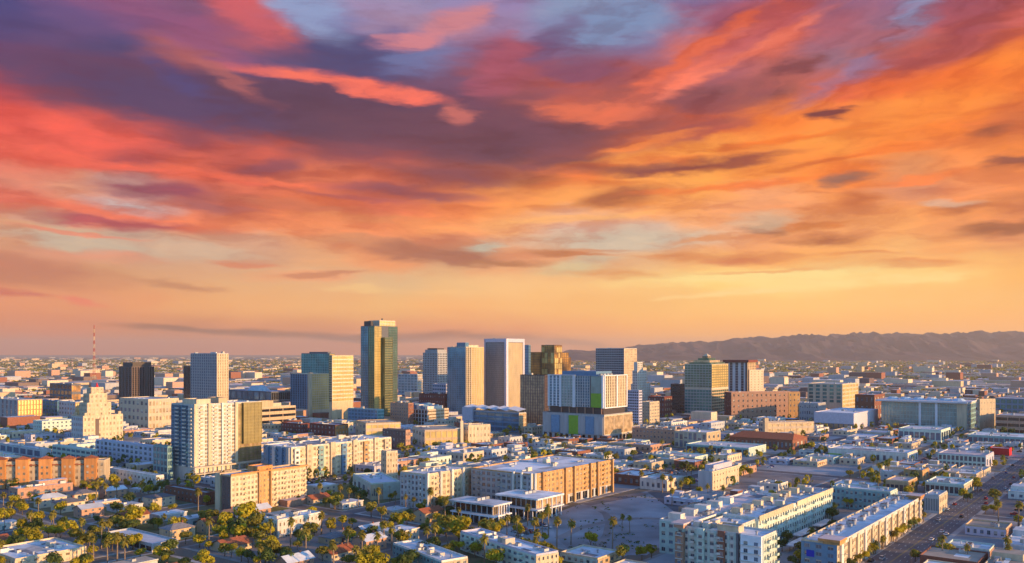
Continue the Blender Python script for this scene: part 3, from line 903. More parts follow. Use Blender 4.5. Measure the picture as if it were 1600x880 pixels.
def subf(face, u0, u1, nc, nr, g, w, pw=.15, sh=.15, name='glazing'):
    t = MB()
    if face == 'L':
        t.box(x0 - .3, x0, y0 + u0, y0 + u1, Z + 7.3, Zt - .3, G[g])
        t.build(name, r)
        t = MB(); lattice(t, 'L', 1, 1, 0.02, u1 - u0, 0, ht - .5, nc, nr, pw * (u1 - u0) / nc, sh * ht / nr, .5, W[w]); t.build('facade_grid', r, loc=(x0 - .3, y0 + u0, Z + 7.2))
    else:
        t.box(x0 + u0, x0 + u1, y0 - .3, y0, Z + 7.3, Zt - .3, G[g])
        t.build(name, r)
        t = MB(); lattice(t, 'R', 1, 1, 0.02, u1 - u0, 0, ht - .5, nc, nr, pw * (u1 - u0) / nc, sh * ht / nr, .5, W[w]); t.build('facade_grid', r, loc=(x0 + u0, y0 - .3, Z + 7.2))
wy = y1 - y0; wx = x1 - x0
subf('L', wy * .78, wy * .99, 3, 11, 'blue', 'frame', .3, .12)
subf('L', wy * .54, wy * .76, 4, 11, 'pale', 'lgrey', .2, .14)
subf('L', wy * .24, wy * .50, 6, 11, 'blue', 'lgrey', .3, .16)
t = MB(); t.box(x0 - .7, x0, y0 + wy * .02, y0 + wy * .22, Z + 7.3, Z + 7 + ht * .45, W['green']); t.build('green_panel', r)
t = MB(); t.box(x0 - .7, x0, y0 + wy * .02, y0 + wy * .22, Z + 7.1 + ht * .45, Zt - .4, G['pale']); t.build('glass_panel', r)
subf('R', wx * .03, wx * .52, 5, 11, 'warm', 'cream', .45, .15)
subf('R', wx * .58, wx * .97, 4, 11, 'warm', 'cream', .45, .15)
for (ya, yb_) in ((wy * .985, wy * 1.0), (wy * .755, wy * .785), (wy * .5, wy * .54), (wy * .0, wy * .02)):
    box_part(r, 'white_frame', x0 - 1.4, x0 - .05, y0 + ya, y0 + yb_ + .6, Z + 6.6, Zt + 1, W['frame'])
for (ya, yb_) in ((0, .025), (.53, .57), (.975, 1.0)):
    box_part(r, 'white_frame', x0 + wx * ya, x0 + wx * yb_ + .3, y0 - 1.4, y0 - .05, Z + 6.6, Zt + 1, W['frame'])
box_part(r, 'white_frame', x0 - 1.3, x0 - .06, y0 + wy * .50, y0 + wy, Zt + .1, Zt + .95, W['frame'])
box_part(r, 'white_frame', x0, x0 + wx, y0 - 1.3, y0 - .06, Zt + .1, Zt + .95, W['frame'])
box_part(r, 'white_frame', x0, x0 + wx, y0 - 1.3, y0 - .06, Z + 6.4, Z + 7.6, W['frame'])
box_part(r, 'rooftop_screen', x0 + 6, x0 + wx * .8, y0 + 14, y0 + wy * .8, Zt, Zt + 5, W['blue'])
for k in range(4):
    s = 1.5
    obj('rooftop_unit', UNIT, r, loc=(x0 + 3 + k * 7, y0 + 6, Zt + .1), scale=(s, s, s))

r, La, Lb, Z = bld('office_tower', 'grey tower with reflective sunlit corner behind the green panelled hotel', 'tower', (931, 975, 995, 544, 640), 'grey',
    cur(9, 26, g='warm', pw=.1, sh=.35, w='sand'), cur(16, 26, g='dark', pw=.15, sh=.45, w='grey'), units=4, lm='the grey reflective tower')
r, La, Lb, Z = bld('civic_tower', 'white stepped tower right of the grey reflective tower', 'tower', (986, 996, 1016, 600, 648), 'white',
    cur(6, 12, pw=.5, sh=.4, g='warm'), cur(4, 12, pw=.5, sh=.4), units=2, lm='the white stepped tower')
upper(r, .5, La * .72, .5, Lb * .8, Z - .9, Z + 22, 'white', cur(5, 5, pw=.5, sh=.4, g='warm'), cur(3, 5, pw=.5))
upper(r, 1, La * .42, 1, Lb * .6, Z + 21, Z + 36, 'white', cur(3, 4, pw=.5, sh=.4, g='warm'))
bld('office_building', 'pale lilac slab building below the white stepped tower', 'building', (981, 998, 1003, 610, 668), 'lavender', cur(3, 13, sh=.4), cur(5, 13, sh=.5), units=2)
bld('office_building', 'cream block with balconies right of the lilac slab building', 'building', (1001, 1015, 1030, 628, 664), 'cream', win(6, 7), win(5, 7), units=3)
bld('office_building', 'small dark plum office block left of the green pyramid tower', 'building', (1048, 1070, 1076, 600, 646), 'brown', cur(4, 10, g='black'), cur(8, 10, g='black', pw=.3), units=2, lm='the dark plum block')
bld('office_building', 'low maroon and cream block with a gabled end before the plum block', 'building', (1013, 1038, 1050, 620, 652), 'maroon', win(4, 4, g='warm'), win(6, 4), units=2)

r, La, Lb, Z = bld('office_tower', 'green glass tower with a pyramid roof and banded upper floors', 'tower', (1070, 1112, 1138, 569, 652), 'sand',
    [cur(8, 9, g='gold', pw=.14, sh=.4, w='olive', z0=.56), cur(8, 9, g='green', pw=.12, sh=.35, w='tan', z1=.52)], [cur(9, 9, g='green', pw=.10, sh=.25, w='grey', z0=.56), cur(9, 9, g='teal', pw=.10, sh=.25, w='grey', z1=.52)], units=0, lm='the green pyramid tower')
for k in range(4):
    f = .10 + k * .1
    t = MB(); t.box(La * f, La * (1 - f), Lb * f, Lb * (1 - f), Z - .9 + k * 3.4, Z + 2.5 + k * 3.4, G['warm'] if k % 2 else G['green'], W['tan']); t.build('roof_tier', r)
t = MB()
zt = Z + 12.7
c = (La / 2, Lb / 2, zt + 4)
q = [(La * .4, Lb * .4, zt), (La * .6, Lb * .4, zt), (La * .6, Lb * .6, zt), (La * .4, Lb * .6, zt)]
for i in range(4):
    t.quad([q[i], q[(i + 1) % 4], c], W['cream'])
t.build('spire', r)
r, La, Lb, Z = bld('office_tower', 'brown framed tower with flat overhanging cap right of the pyramid tower', 'tower', (1133, 1168, 1181, 566, 640), 'brown',
    cur(5, 18, pw=.3, g='warm', w='tan', sh=.2), cur(3, 18, pw=.5, sh=.1, g='dark', w='lgrey', u0=.1, u1=.85), units=0)
box_part(r, 'roof_cap', -3, La + 2, -3, Lb + 3, Z - .4, Z + 4, W['maroon'])
bld('office_tower', 'plain sand coloured tower beside the brown framed tower', 'tower', (1167, 1171, 1193, 578, 640), 'sand', cur(4, 15, pw=.7, sh=.6, g='warm', w='sand'), cur(2, 15, pw=.6), units=3, rz=radians(30), lm='the sand coloured tower')
r, La, Lb, Z = bld('courthouse', 'long pink brick courthouse with small square windows', 'building', (1132, 1143, 1250, 613, 656), 'pbrick',
    [win(12, 5, pw=.7, sh=.55, g='black', u1=.8), win(3, 5, pw=.7, sh=.6, g='dark', u0=.83, w='ochre')], win(3, 5, pw=.7, sh=.6, g='black', w='maroon'), units=4, rz=radians(12), lm='the pink brick courthouse')
bld('office_building', 'cream office building with dark upper windows right of the courthouse', 'building', (1262, 1316, 1341, 600, 650), 'sand',
    cur(5, 8, g='gold', pw=.2, sh=.4, w='cream'), [cur(5, 5, pw=.4, g='teal', sh=.3, z0=.4, w='sand')], units=6, lm='the cream office building')
bld('office_building', 'grey concrete building between the courthouse and the cream office', 'building', (1249, 1278, 1290, 630, 660), 'grey', win(4, 3), win(8, 3), units=3)
bld('museum', 'dark red brick block left of the glass library', 'building', (1336, 1366, 1382, 617, 658), 'maroon', win(4, 3, w='brick', g='warm'), win(4, 3, w='brick', pw=.6), units=3)

r, La, Lb, Z = bld('library', 'long teal glass library with pale saddle roof and cream end block', 'library', (1377, 1511, 1527, 631, 672), 'sand',
    cur(6, 5, g='pale', pw=.1, sh=.3, w='teal'), [cur(26, 6, g='pale', pw=.15, sh=.12, w='teal'), ], units=0, roof='white', lm='the teal glass library', La=60)
box_part(r, 'roof_canopy', -5, La + 2, -1, Lb + 6, Z + .2, Z + 2.2, W['frame'])
for k in range(6):
    t = MB(); t.cyl(La * .4, 14 + k * Lb / 6.4, Z + 2.2, Z + 5.5, 9, 5, 10, R['blue']); t.build('roof_light', r)
for k, f in enumerate((.0, .33, .52)):
    box_part(r, 'concrete_pier', -1.2, -.4, Lb * f + (0 if k else -0.0), Lb * f + (12 if k == 0 else 3), -.2, Z + .1, W['cream'] if k == 0 else W['frame'])
bld('office_building', 'sunlit cream block joined to the right end of the glass library', 'building', (1527, 1531, 1555, 624, 673), 'cream',
    win(5, 5, pw=.8, sh=.8, g='teal'), win(2, 5), units=2, rz=radians(28))
bld('arena', 'white flat roofed hall with a blank lilac side in front of the library', 'building', (1272, 1334, 1372, 646, 672), 'lavender',
    None, [cur(8, 1, z1=.35, g='warm', pw=.3, sh=.1, w='dgrey')], units=4, roof='white', lm='the white flat roofed hall')
r, La, Lb, Z = bld('parking_garage', 'pale parking garage with sloped ramp and tall stair post', 'building', (1186, 1198, 1272, 660, 684), 'sand',
    cur(8, 3, pw=.08, sh=.5, g='warm'), cur(4, 3, sh=.5, g='dark'), units=3, rz=radians(14), lm='the pale ramped garage')
box_part(r, 'stair_tower', -6, -1, -6, -1, -.2, 24, W['cream'])

# --- second row, centre ------------------------------------------------------------------
r, La, Lb, Z = bld('terminal_building', 'blue grey hall with slanted metal roof below the bank tower', 'building', (726, 811, 822, 645, 676), 'lgrey',
    cur(3, 4, g='warm', w='cream'), cur(7, 4, g='blue', pw=.05, sh=.35, w='blue'), units=0, lm='the blue grey hall')
t = MB(); n_ = 5
for k in range(n_):
    ya, yb_ = Lb * k / n_, Lb * (k + 1) / n_ - .5
    t.quad([(-2, ya, Z + 2), (-2, yb_, Z + 5), (La, yb_, Z + 7), (La, ya, Z + 4)], R['silver'])
    t.quad([(-2, yb_, Z + 4.6), (-2, ya, Z + 1.6), (La, ya, Z + 3.6), (La, yb_, Z + 6.6)], R['silver'])
    t.quad([(-2, ya, Z + 1.6), (-2, yb_, Z + 4.6), (-2, yb_, Z + 5), (-2, ya, Z + 2)], R['silver'])
t.build('slanted_roof', r)
box_part(r, 'end_wall', -3, 4, Lb * .82, Lb * 1.02, 0, Z + 4, W['lavender'])
r, La, Lb, Z = bld('office_building', 'cream curved office with layered terraces left of the blue grey hall', 'building', (640, 668, 701, 640, 666), 'cream',
    cur(5, 5, g='warm', pw=.05, sh=.55, w='sand'), cur(6, 4, g='black', pw=.35, sh=.2, w='lgrey'), units=3, lm='the cream terraced office')
for k in range(4):
    box_part(r, 'canopy', 3, La * .8, 3 + k * 8, 8 + k * 8, Z - .5, Z + 4 + k, W['blue'] if k % 2 else W['white'])
bld('office_building', 'square pink brick block at the foot of the tallest tower', 'building', (610, 638, 646, 630, 667), 'pbrick', win(4, 7, w='brick', pw=.6), win(8, 7, pw=.6, sh=.6, w='pbrick'), units=3, lm='the square pink brick block')
bld('office_building', 'long maroon block behind the cream terraced office', 'building', (655, 695, 704, 616, 648), 'maroon', win(5, 4), win(12, 4, pw=.6, sh=.6), units=5)
bld('office_building', 'white block with blue roof behind the maroon block', 'building', (676, 697, 704, 600, 634), 'lavender', cur(3, 6), cur(6, 6, g='blue', sh=.5), units=2, roof='blue')
bld('office_building', 'low pale blue office left of the slim blue tower', 'building', (622, 652, 660, 585, 620), 'lgrey', cur(4, 8, g='warm'), cur(6, 8, g='blue', sh=.3), units=2)

bld('school_building', 'sunlit tan building with olive band left of the pier wall building', 'building', (556, 572, 626, 661, 692), 'tan',
    cur(6, 3, g='gold', pw=.1, sh=.5, w='sand'), win(3, 3), units=3, roof='tan', rz=radians(25), lm='the sunlit tan building')
bld('school_building', 'shaded brown and grey block in front of the sunlit tan building', 'building', (598, 634, 641, 672, 704), 'pbrick', win(3, 3), win(7, 3, w='brown', pw=.6), units=3)
r, La, Lb, Z = bld('school_building', 'long yellow lit school building with a tall square pier', 'building', (645, 664, 724, 672, 700), 'sand',
    cur(7, 2, g='gold', pw=.2, sh=.3, w='tan'), win(4, 2), units=4, roof='tan', rz=radians(20), lm='the long yellow lit school')
box_part(r, 'square_pier', La - 4, La - 1, -3, -.4, -.2, Z + 9, W['cream'])
bld('school_building', 'cream block right of the tall square pier', 'building', (722, 732, 766, 664, 696), 'cream', win(6, 3, pw=.6, g='warm'), win(3, 3), units=2, rz=radians(25))
bld('office_building', 'orange and maroon block below the banded yellow tower', 'building', (484, 524, 544, 664, 688), 'maroon',
    win(4, 3, w='orange', g='warm'), win(7, 3, pw=.6), units=2, lm='the orange and maroon block')
bld('office_building', 'small dark red block right of the blue and yellow tower base', 'building', (440, 470, 486, 662, 682), 'maroon', win(4, 3), win(7, 3), units=2)

# --- left edge -----------------------------------------------------------------------------
bld('office_building', 'sand and blue panelled office at the far left edge', 'building', (-30, 28, 66, 625, 664), 'sand', cur(8, 5, g='gold', pw=.5, sh=.2, w='ochre'), cur(9, 5, pw=.6, sh=.2, g='dark', w='grey'), units=5, lm='the far left office')
bld('office_building', 'dark blue glass block next to the far left office', 'building', (62, 90, 98, 626, 658), 'blue', cur(3, 5, g='teal'), cur(6, 5, g='teal', w='blue'), units=3)
bld('office_building', 'grey office with orange lit bay left of the white stepped building', 'building', (92, 118, 134, 628, 664), 'lgrey', win(5, 5, w='ochre', g='gold'), win(6, 5), units=3)
bld('warehouse', 'wide dark navy hall behind the white stepped building', 'building', (78, 112, 126, 600, 628), 'dgrey', cur(6, 2, g='amber'), cur(6, 3, g='black'), units=3)
r, La, Lb, Z = bld('civic_building', 'white stepped art deco building with a red topped spire', 'building', (112, 130, 192, 650, 694), 'cream',
    [win(11, 5, pw=.55, sh=.45, g='warm')], win(6, 5, pw=.55, sh=.45, w='lgrey'), units=0, par=1.2, lm='the white stepped building')
for k, (f, za, zb, cr) in enumerate(((.18, Z - 1.2, Z + 14, 6), (.27, Z + 13, Z + 24, 4), (.35, Z + 23, Z + 31, 3))):
    upper(r, La * f * .8, La * (1 - f) * .9, Lb * f * .8, Lb * (1 - f), za, zb, 'cream', win(cr, 2 if k else 3, pw=.55, sh=.45, g='warm'), win(cr, 2 if k else 3, pw=.55, sh=.5), seed=k)
box_part(r, 'entrance_bay', La * .30, La * .38, -1.2, -.4, 0, Z - 4, W['brown'])
t = MB(); t.cyl(La * .48, Lb * .48, Z + 30, Z + 36, 2.2, .3, 8, W['red']); t.build('spire', r)
for (x0, y0) in ((.05, .05), (.9, .05), (.05, .9)):
    box_part(r, 'corner_turret', La * x0, La * x0 + 3, Lb * y0, Lb * y0 + 3, Z - .5, Z + 3, W['cream'])

t_cols = dict(pw=.5, sh=.12, g='dark')
r, La, Lb, Z = bld('apartment_block', 'orange and cream apartment block with red tiled roofs at the left edge', 'building', (-26, -12, 163, 722, 764), 'cream',
    win(22, 4, pw=.5, sh=.5, g='warm'), win(3, 4), units=0, rz=radians(9), roof='tan', lm='the orange tiled apartment block', Lb=14)
k = 0
x = 1.0
while x < La - 6:
    wd = 8.5 if k % 2 == 0 else 7.0
    if k % 2 == 0:
        t = MB(); t.box(x, x + wd, -2.6, 3, 0, Z + 1.8, W['orange']);
        lattice(t, 'R', wd, 3, 0, 0, 0, 1, 1, 1, 0, 0, .1, W['orange']); t.build('tower_bay', r)
        for j in range(4):
            for i in range(2):
                obj('window', ubox(G['warm']), r, loc=(x + 2.4 + i * 3.6, -2.64, 2.0 + j * (Z - 1) / 4.2), scale=(1.5, .14, 1.9))
        t = MB(); q = [(x - .6, -3.2, Z + 1.8), (x + wd + .6, -3.2, Z + 1.8), (x + wd + .6, 3.6, Z + 1.8), (x - .6, 3.6, Z + 1.8)]; c = (x + wd / 2, .2, Z + 4.0)
        for i in range(4):
            t.quad([q[i], q[(i + 1) % 4], c], R['tile'])
        t.quad(list(reversed(q)), R['tile'])
        t.build('tiled_roof', r)
    else:
        t = MB()
        t.quad([(x, -1.2, Z - 3.2), (x + wd, -1.2, Z - 3.2), (x + wd, 5, Z + 2.2), (x, 5, Z + 2.2)], R['tile'])
        t.quad([(x, 5, Z + 2.2), (x + wd, 5, Z + 2.2), (x + wd, 11, Z - 1.2), (x, 11, Z - 1.2)], R['tile'])
        t.build('tiled_roof', r)
    x += wd + .2
    k += 1
bld('office_building', 'lilac office with dark red bays behind the tiled apartment block', 'building', (150, 246, 256, 698, 731), 'lavender',
    win(4, 4, w='dgrey'), [win(14, 4, pw=.4, sh=.35, g='dark', w='lavender')], units=6, roof='white', lm='the lilac office')
bld('office_building', 'pale teal shaded low building left of the lilac office', 'building', (82, 142, 152, 703, 728), 'mint', cur(3, 3), cur(8, 3, sh=.5, g='blue'), units=4, roof='silver')
bld('warehouse', 'white low warehouse in the shade beside the tiled apartment block', 'building', (166, 244, 256, 743, 765), 'white', win(4, 2, pw=.6), win(14, 2, pw=.6, sh=.6), units=7, roof='white', lm='the white low warehouse')
bld('warehouse', 'long white roofed shed behind the tiled apartment block', 'building', (0, 64, 80, 702, 716), 'lgrey', None, cur(6, 1), units=5, roof='white')
bld('restaurant', 'low red brick building left of the tan apartment block', 'building', (258, 322, 336, 770, 790), 'brick', win(4, 2, pw=.6, g='warm'), win(10, 2, pw=.6, sh=.6), units=3, roof='grey', lm='the low red brick building')

# --- middle distance -----------------------------------------------------------------------
r, La, Lb, Z = bld('apartment_block', 'tan seven storey apartment block with regular windows and a shaded brown side', 'building', (338, 361, 478, 743, 803), 'tan',
    [win(7, 7, pw=.45, sh=.45, g='warm', u1=.34, w='cream', balc=7), win(3, 7, pw=.6, sh=.5, g='warm', u0=.345, u1=.50, w='ochre'), win(11, 7, pw=.42, sh=.45, g='warm', u0=.505, w='cream', balc=3)],
    [dict(k='win', nc=2, nr=7, pw=.8, sh=.6, g='dark', u0=.0, u1=.6, w='brown')], units=6, roof='white', par=1.0, lm='the tan apartment block')  # shade on the side put into its brown wall colour
box_part(r, 'end_wall', -1.0, -.4, Lb * .66, Lb, 0, Z + .5, W['cream'])
upper(r, La * .36, La * .56, 2, Lb * .8, Z - 1, Z + 3.2, 'orange')
for f in (.345, .498):
    box_part(r, 'pilaster', La * f - .5, La * f + .5, -1.6, -.4, 0, Z + 1.6, W['ochre'])
box_part(r, 'cornice', -.8, La + .8, -1.7, -.42, Z + .1, Z + .9, W['orange'])
box_part(r, 'porch', La * .62, La * .98, -9, -.4, -.2, 4.2, W['pbrick'], R['pink'])

r, La, Lb, Z = bld('apartment_block', 'long five storey white and blue apartment block with sunlit top floors', 'building', (412, 455, 611, 699, 752), 'white',
    [win(26, 6, pw=.45, sh=.45, g='warm', balc=4, w='cream')], [win(9, 6, pw=.5, sh=.5, g='dark', w='blue', balc=3)], units=22, roof='white', lm='the long white and blue block')  # shaded end painted blue, sunward face painted cream
for k in range(9):
    f = .02 + k * .112
    box_part(r, 'projecting_bay', La * f, La * (f + .045), -1.9, -.4, 0, Z + (.9 if k % 2 else -1.4), W[('white', 'ochre', 'teal', 'cream', 'blue')[k % 5]] if k % 2 == 0 else W['cream'])
    for j in range(6):
        obj('window', ubox(G['warm' if k % 2 else 'dark']), r, loc=(La * (f + .0225), -1.93, 2 + j * (Z - 2) / 6.1), scale=(La * .022, .14, 2))
for k in range(4):
    box_part(r, 'projecting_bay', -1.7, -.4, Lb * (.03 + k * .25), Lb * (.13 + k * .25), 0, Z - .5, W['blue' if k % 2 else 'lgrey'])
box_part(r, 'upper_band', .1, La - .1, -.62, -.37, Z * .60, Z * .63, W['white'])
bld('apartment_block', 'cream four storey block at the right end of the white and blue block', 'building', (596, 604, 621, 705, 750), 'cream', win(4, 5, g='warm'), win(3, 5), units=2, rz=radians(30))
bld('store', 'low blue grey store with pale yellow front right of the white and blue block', 'building', (552, 580, 626, 755, 782), 'mint',
    win(6, 1, pw=.4, sh=.5, w='cream', g='dark', u1=.4), win(4, 1), units=6, roof='blue', rz=radians(24), lm='the low blue grey store')

r, La, Lb, Z = bld('apartment_block', 'six storey cream apartment block with shaded grey end, left part of the courtyard pair', 'building', (626, 666, 737, 741, 797), 'cream',
    [win(12, 6, pw=.4, sh=.45, g='warm', balc=4, w='cream')], [win(7, 6, pw=.45, sh=.4, g='dark', w='lgrey', balc=3)], units=10, roof='white', lm='the cream courtyard block')  # grey of the end wall is painted shade
for f in (0, .27, .52, .77):
    box_part(r, 'pilaster', La * f - .4, La * f + 1.3, -1.7, -.4, 0, Z + .8, W['white'])
r, La, Lb, Z = bld('apartment_block', 'ochre apartment block on dark columns right of the cream courtyard block', 'building', (737, 833, 956, 741, 799), 'ochre',
    [win(20, 5, pw=.5, sh=.45, g='warm', z0=.28, w='ochre', balc=5), win(12, 1, pw=.25, sh=.1, g='black', z1=.26, w='lgrey')], [win(12, 6, pw=.4, sh=.4, g='dark', w='grey', balc=4)], units=16, roof='white', lm='the ochre apartment block')  # ochre only on the sunlit face; shade of the left face painted grey
for f in (.0, .09, .36, .47, .68, .78, .985):
    box_part(r, 'pilaster', La * f, La * f + 1.4, -1.8, -.4, 0 if f > .3 else 5, Z + .6, W['white'] if f == 0 else W['ochre'])
for f in (.0, .15, .28):
    box_part(r, 'pilaster', -1.8, -.4, Lb * f, Lb * f + 1.2, 0, Z + .6, W['white'])

def pavilion(px, label, lm):
    r, La, Lb, Z = bld('pavilion', label, 'building', px, 'white', [cur(7, 1, pw=.12, sh=.12, g='warm', w='sand', z0=.52), cur(7, 1, pw=.12, sh=.1, g='black', w='lgrey', z1=.46)],
        [cur(7, 1, pw=.12, sh=.12, g='black', w='lgrey', z0=.52), cur(6, 1, pw=.12, sh=.1, g='black', w='lgrey', z1=.46)], units=0, roof='silver', par=.5, lm=lm)
    box_part(r, 'roof_slab', -4, La + 1, -4, Lb + 2, Z - .4, Z + .5, R['white'])
    box_part(r, 'terrace', -4, La + 1, -4, Lb + 1, Z * .46, Z * .46 + .8, W['frame'])
    for k in range(5):
        box_part(r, 'column', -3.7, -3.2, k * (Lb - 1) / 4, k * (Lb - 1) / 4 + .6, 0, Z * .46, W['frame'])
        box_part(r, 'column', 1 + k * (La - 2) / 4.2, 1.6 + k * (La - 2) / 4.2, -3.7, -3.2, 0, Z - .4, W['frame'])
    for k in range(3):
        obj('rooftop_unit', UNIT, r, loc=(La * .3 + k * 4, Lb * .5, Z + .5))
pavilion((712, 770, 790, 789, 822), 'left white modern pavilion with overhanging flat roof and glass walls', 'the left white pavilion')
pavilion((784, 838, 872, 779, 812), 'right white modern pavilion with overhanging roof in front of the ochre block', 'the right white pavilion')

r, La, Lb, Z = bld('storage_building', 'boxy cream and blue grey storage building among trees', 'building', (1091, 1113, 1154, 737, 768), 'cream',
    win(9, 3, pw=.7, sh=.7, g='warm', w='cream'), None, units=4, roof='white', lm='the boxy cream storage building')
box_part(r, 'side_cladding', -.5, -.05, .1, Lb - .1, 0, Z - .2, W['lgrey'])
upper(r, La * .2, La * .9, Lb * .3, Lb * .9, Z - .9, Z + 3.5, 'lavender', roof='blue')

# --- near apartments right of the vacant lot --------------------------------------------
r, La, Lb, Z = bld('apartment_block', 'near white four storey block with brown corner bay and shaded front', 'building', (1058, 1192, 1213, 838, 905), 'white',
    [win(5, 5, pw=.4, sh=.45, w='mint', balc=3)], [win(13, 5, pw=.4, sh=.45, g='dark', w='mint', w2='white', balc=4)], units=12, roof='white', lm='the near white apartment front')
for (f0, f1, m, e) in ((.90, 1.0, 'pbrick', 2.2), (.66, .74, 'mint', 1.6), (.42, .5, 'brick', 1.2), (.26, .285, 'dgrey', 1.4), (.0, .23, 'frame', 1.9)):
    t = MB(); t.box(-e, -.36, Lb * f0, Lb * f1, 0, Z - (3 if f0 == .9 else 0), W[m]); t.build('projecting_bay', r)
    n_ = 2 if f1 - f0 > .12 else 1
    if f1 - f0 > .05:
        for j in range(5):
            for i in range(n_):
                yy = Lb * (f0 + (f1 - f0) * (i + .5) / n_)
                obj('window', ubox(G['dark']), r, loc=(-e - .04, yy, 2.2 + j * (Z - 2) / 5.2), scale=(.14, 1.8, 1.8))
        for j in range(1, 5):
            box_part(r, 'balcony', -e - .9, -e, Lb * f0 + .3, Lb * f1 - .3, j * (Z - 1) / 5, j * (Z - 1) / 5 + .22, W['white'])
box_part(r, 'corner_roof', -3.4, 7, Lb * .88, Lb + 1.6, Z + .7, Z + 1.5, R['pink'])
box_part(r, 'corner_storey', -2.4, 6, Lb * .895, Lb + .6, Z - .95, Z + .7, W['pbrick'])
upper(r, 3, 9, Lb * .3, Lb * .55, Z - .9, Z + 2.2, 'cream')

def wing(P0, La, Lb, Z, name, label, fr, fl, roof, units, wall='white', lm=None):
    r = empty(name, P0, GA, label, 'building', None)
    m = MB().box(0, La, 0, Lb, -.5, Z - .9, W[wall])
    for face, st in (('R', fr), ('L', fl)):
        if st:
            facade(r, m, face, La, Lb, 0, Z - .9, st, W[wall])
    m.build('wall', r)
    NB[0] += 1
    roof_on(r, 0, La, 0, Lb, Z - .9, R[roof], W[wall], .9, units=units, seed=NB[0])
    a0, b0 = ab(P0)
    FOOT.append((a0, a0 + La, b0, b0 + Lb, label, P0.copy(), A.copy(), La, Lb))
    return r
P2 = Vector((121 + 3, 426 + 4, 0))
r = wing(P2, 116, 19, 17.5, 'apartment_block', 'long shaded white wing with sunlit parapet and roof stair boxes', win(32, 4, pw=.4, sh=.45, g='dark', w='mint', balc=4), win(4, 4, w='mint'), 'white', 26)
for k in range(8):
    box_part(r, 'stair_box', 6 + k * 14, 9.5 + k * 14, 12, 17, 16.5, 19.8, W['cream'])
box_part(r, 'parapet_band', 0, 48, -.9, -.36, 15.6, 18.3, W['cream'])  # sunlit strip along the top of the shaded wing, painted as cream
box_part(r, 'parapet_band', 54, 116, -.9, -.36, 15.6, 18.3, W['cream'])
LAND.append(('the long shaded white wing', 1180, 1300, 765, 866))
r = wing(from_ab(384.6, 189), 112, 17, 17.0, 'apartment_block', 'white wing with stepped pinkish roofs facing the vacant lot', win(20, 4, pw=.5, sh=.5, w='cream'), win(4, 4, w='mint'), 'pink', 16)
for k in range(5):
    box_part(r, 'stair_box', 5 + k * 15, 10 + k * 15, 8, 15, 16, 19.4, W['white'])

wing(from_ab(384.6, 168.5), 30, 17, 16.6, 'apartment_block', 'short white link block between the near front and the shaded wing', win(8, 4, pw=.4, sh=.45, w='mint'), None, 'white', 4)
P3 = Vector((147, 384, 0)) + B * .8
r = wing(P3, 159, 16, 14.6, 'apartment_block', 'long sunlit cream four storey block beside the avenue', win(52, 4, pw=.42, sh=.45, g='warm', w='cream', balc=4), win(3, 4, w='blue'), 'white', 0, wall='cream', lm=None)
for k in range(30):
    s = .8 if k % 3 else 1.3
    obj('rooftop_unit', UNIT, r, loc=(6 + k * 5.1, 8 + (k % 4) * .9, 13.8), rz=(k % 2) * pi / 2, scale=(s, s, s))
for k in range(13):
    x = 3 + k * 12.4
    box_part(r, 'projecting_bay', x, x + 3.6, -1.3, -.36, 0, 14.4, W['cream'] if k % 3 else W['white'])
    if k % 4 == 3:
        box_part(r, 'recessed_stair', x + 5, x + 6.6, -.45, -.34, 0, 14, W['pbrick'])
for (xa, xb) in ((-1.5, 9), (150, 160)):
    box_part(r, 'corner_roof', xa, xb, -1.9, 8 if xa < 0 else 6, 15.0, 16.2, W['orange'], R['pink'])
    box_part(r, 'corner_storey', xa + 1, xb - 1, -1.5, 6 if xa < 0 else 5, 13.7, 15.0, W['ochre'])
box_part(r, 'parapet_band', 9.2, 149.8, -.8, -.37, 13.0, 15.1, W['white'])
box_part(r, 'blue_sign_board', -.55, -.36, 10, 13.5, 7, 10, mat('deep_blue_sign', (.02, .04, .45), var=.05))
LAND.append(('the long sunlit cream block', 1265, 1443, 777, 880))
bld('apartment_block', 'blue roofed cross wing with arched openings behind the sunlit cream block', 'building', (1300, 1391, 1402, 768, 802), 'mint',
    win(4, 3), [win(13, 3, pw=.45, sh=.45, g='dark', w='teal', balc=4)], units=8, roof='blue', lm='the blue roofed cross wing')

# --- right side -----------------------------------------------------------------------------
r, La, Lb, Z = bld('church', 'tan hall with pinkish flat roof beside the avenue', 'building', (1384, 1419, 1437, 752, 774), 'tan', cur(4, 1, sh=.5, g='warm', w='ochre'), cur(5, 1, sh=.5, w='tan'), units=1, roof='pink', lm='the tan hall with pinkish roof', La=26)
bld('shop_building', 'small ochre shop with blank end wall behind the tan hall', 'building', (1412, 1441, 1456, 735, 752), 'ochre', win(2, 1, pw=.7), win(3, 1, pw=.6), units=3, roof='silver', La=22)
bld('shop_building', 'white roofed store block along the left side of the avenue', 'building', (1446, 1506, 1524, 757, 776), 'mint', win(4, 1, w='cream'), cur(8, 1, sh=.4, w='mint'), units=9, roof='white', La=34, lm='the white roofed avenue store')
bld('shop_building', 'grey ribbed two storey building at the end of the sunlit cream block', 'building', (1444, 1467, 1481, 774, 803), 'lgrey', win(5, 2, w='cream', g='warm'), cur(9, 1, pw=.4, sh=.3, w='lgrey', g='blue'), units=3, roof='white', La=24)
bld('shop_building', 'single storey white roofed building in the bottom right corner', 'building', (1478, 1546, 1566, 859, 873), 'mint', win(3, 1, w='pbrick'), win(8, 1, pw=.5, sh=.5, w='grey'), units=4, roof='white', La=16, lm='the bottom right white roofed building')
bld('shop_building', 'tan stucco building behind the bottom right white roofed building', 'building', (1508, 1572, 1596, 826, 842), 'tan', win(4, 1, w='pbrick'), win(6, 1, w='lavender'), units=2, roof='tan', La=20)
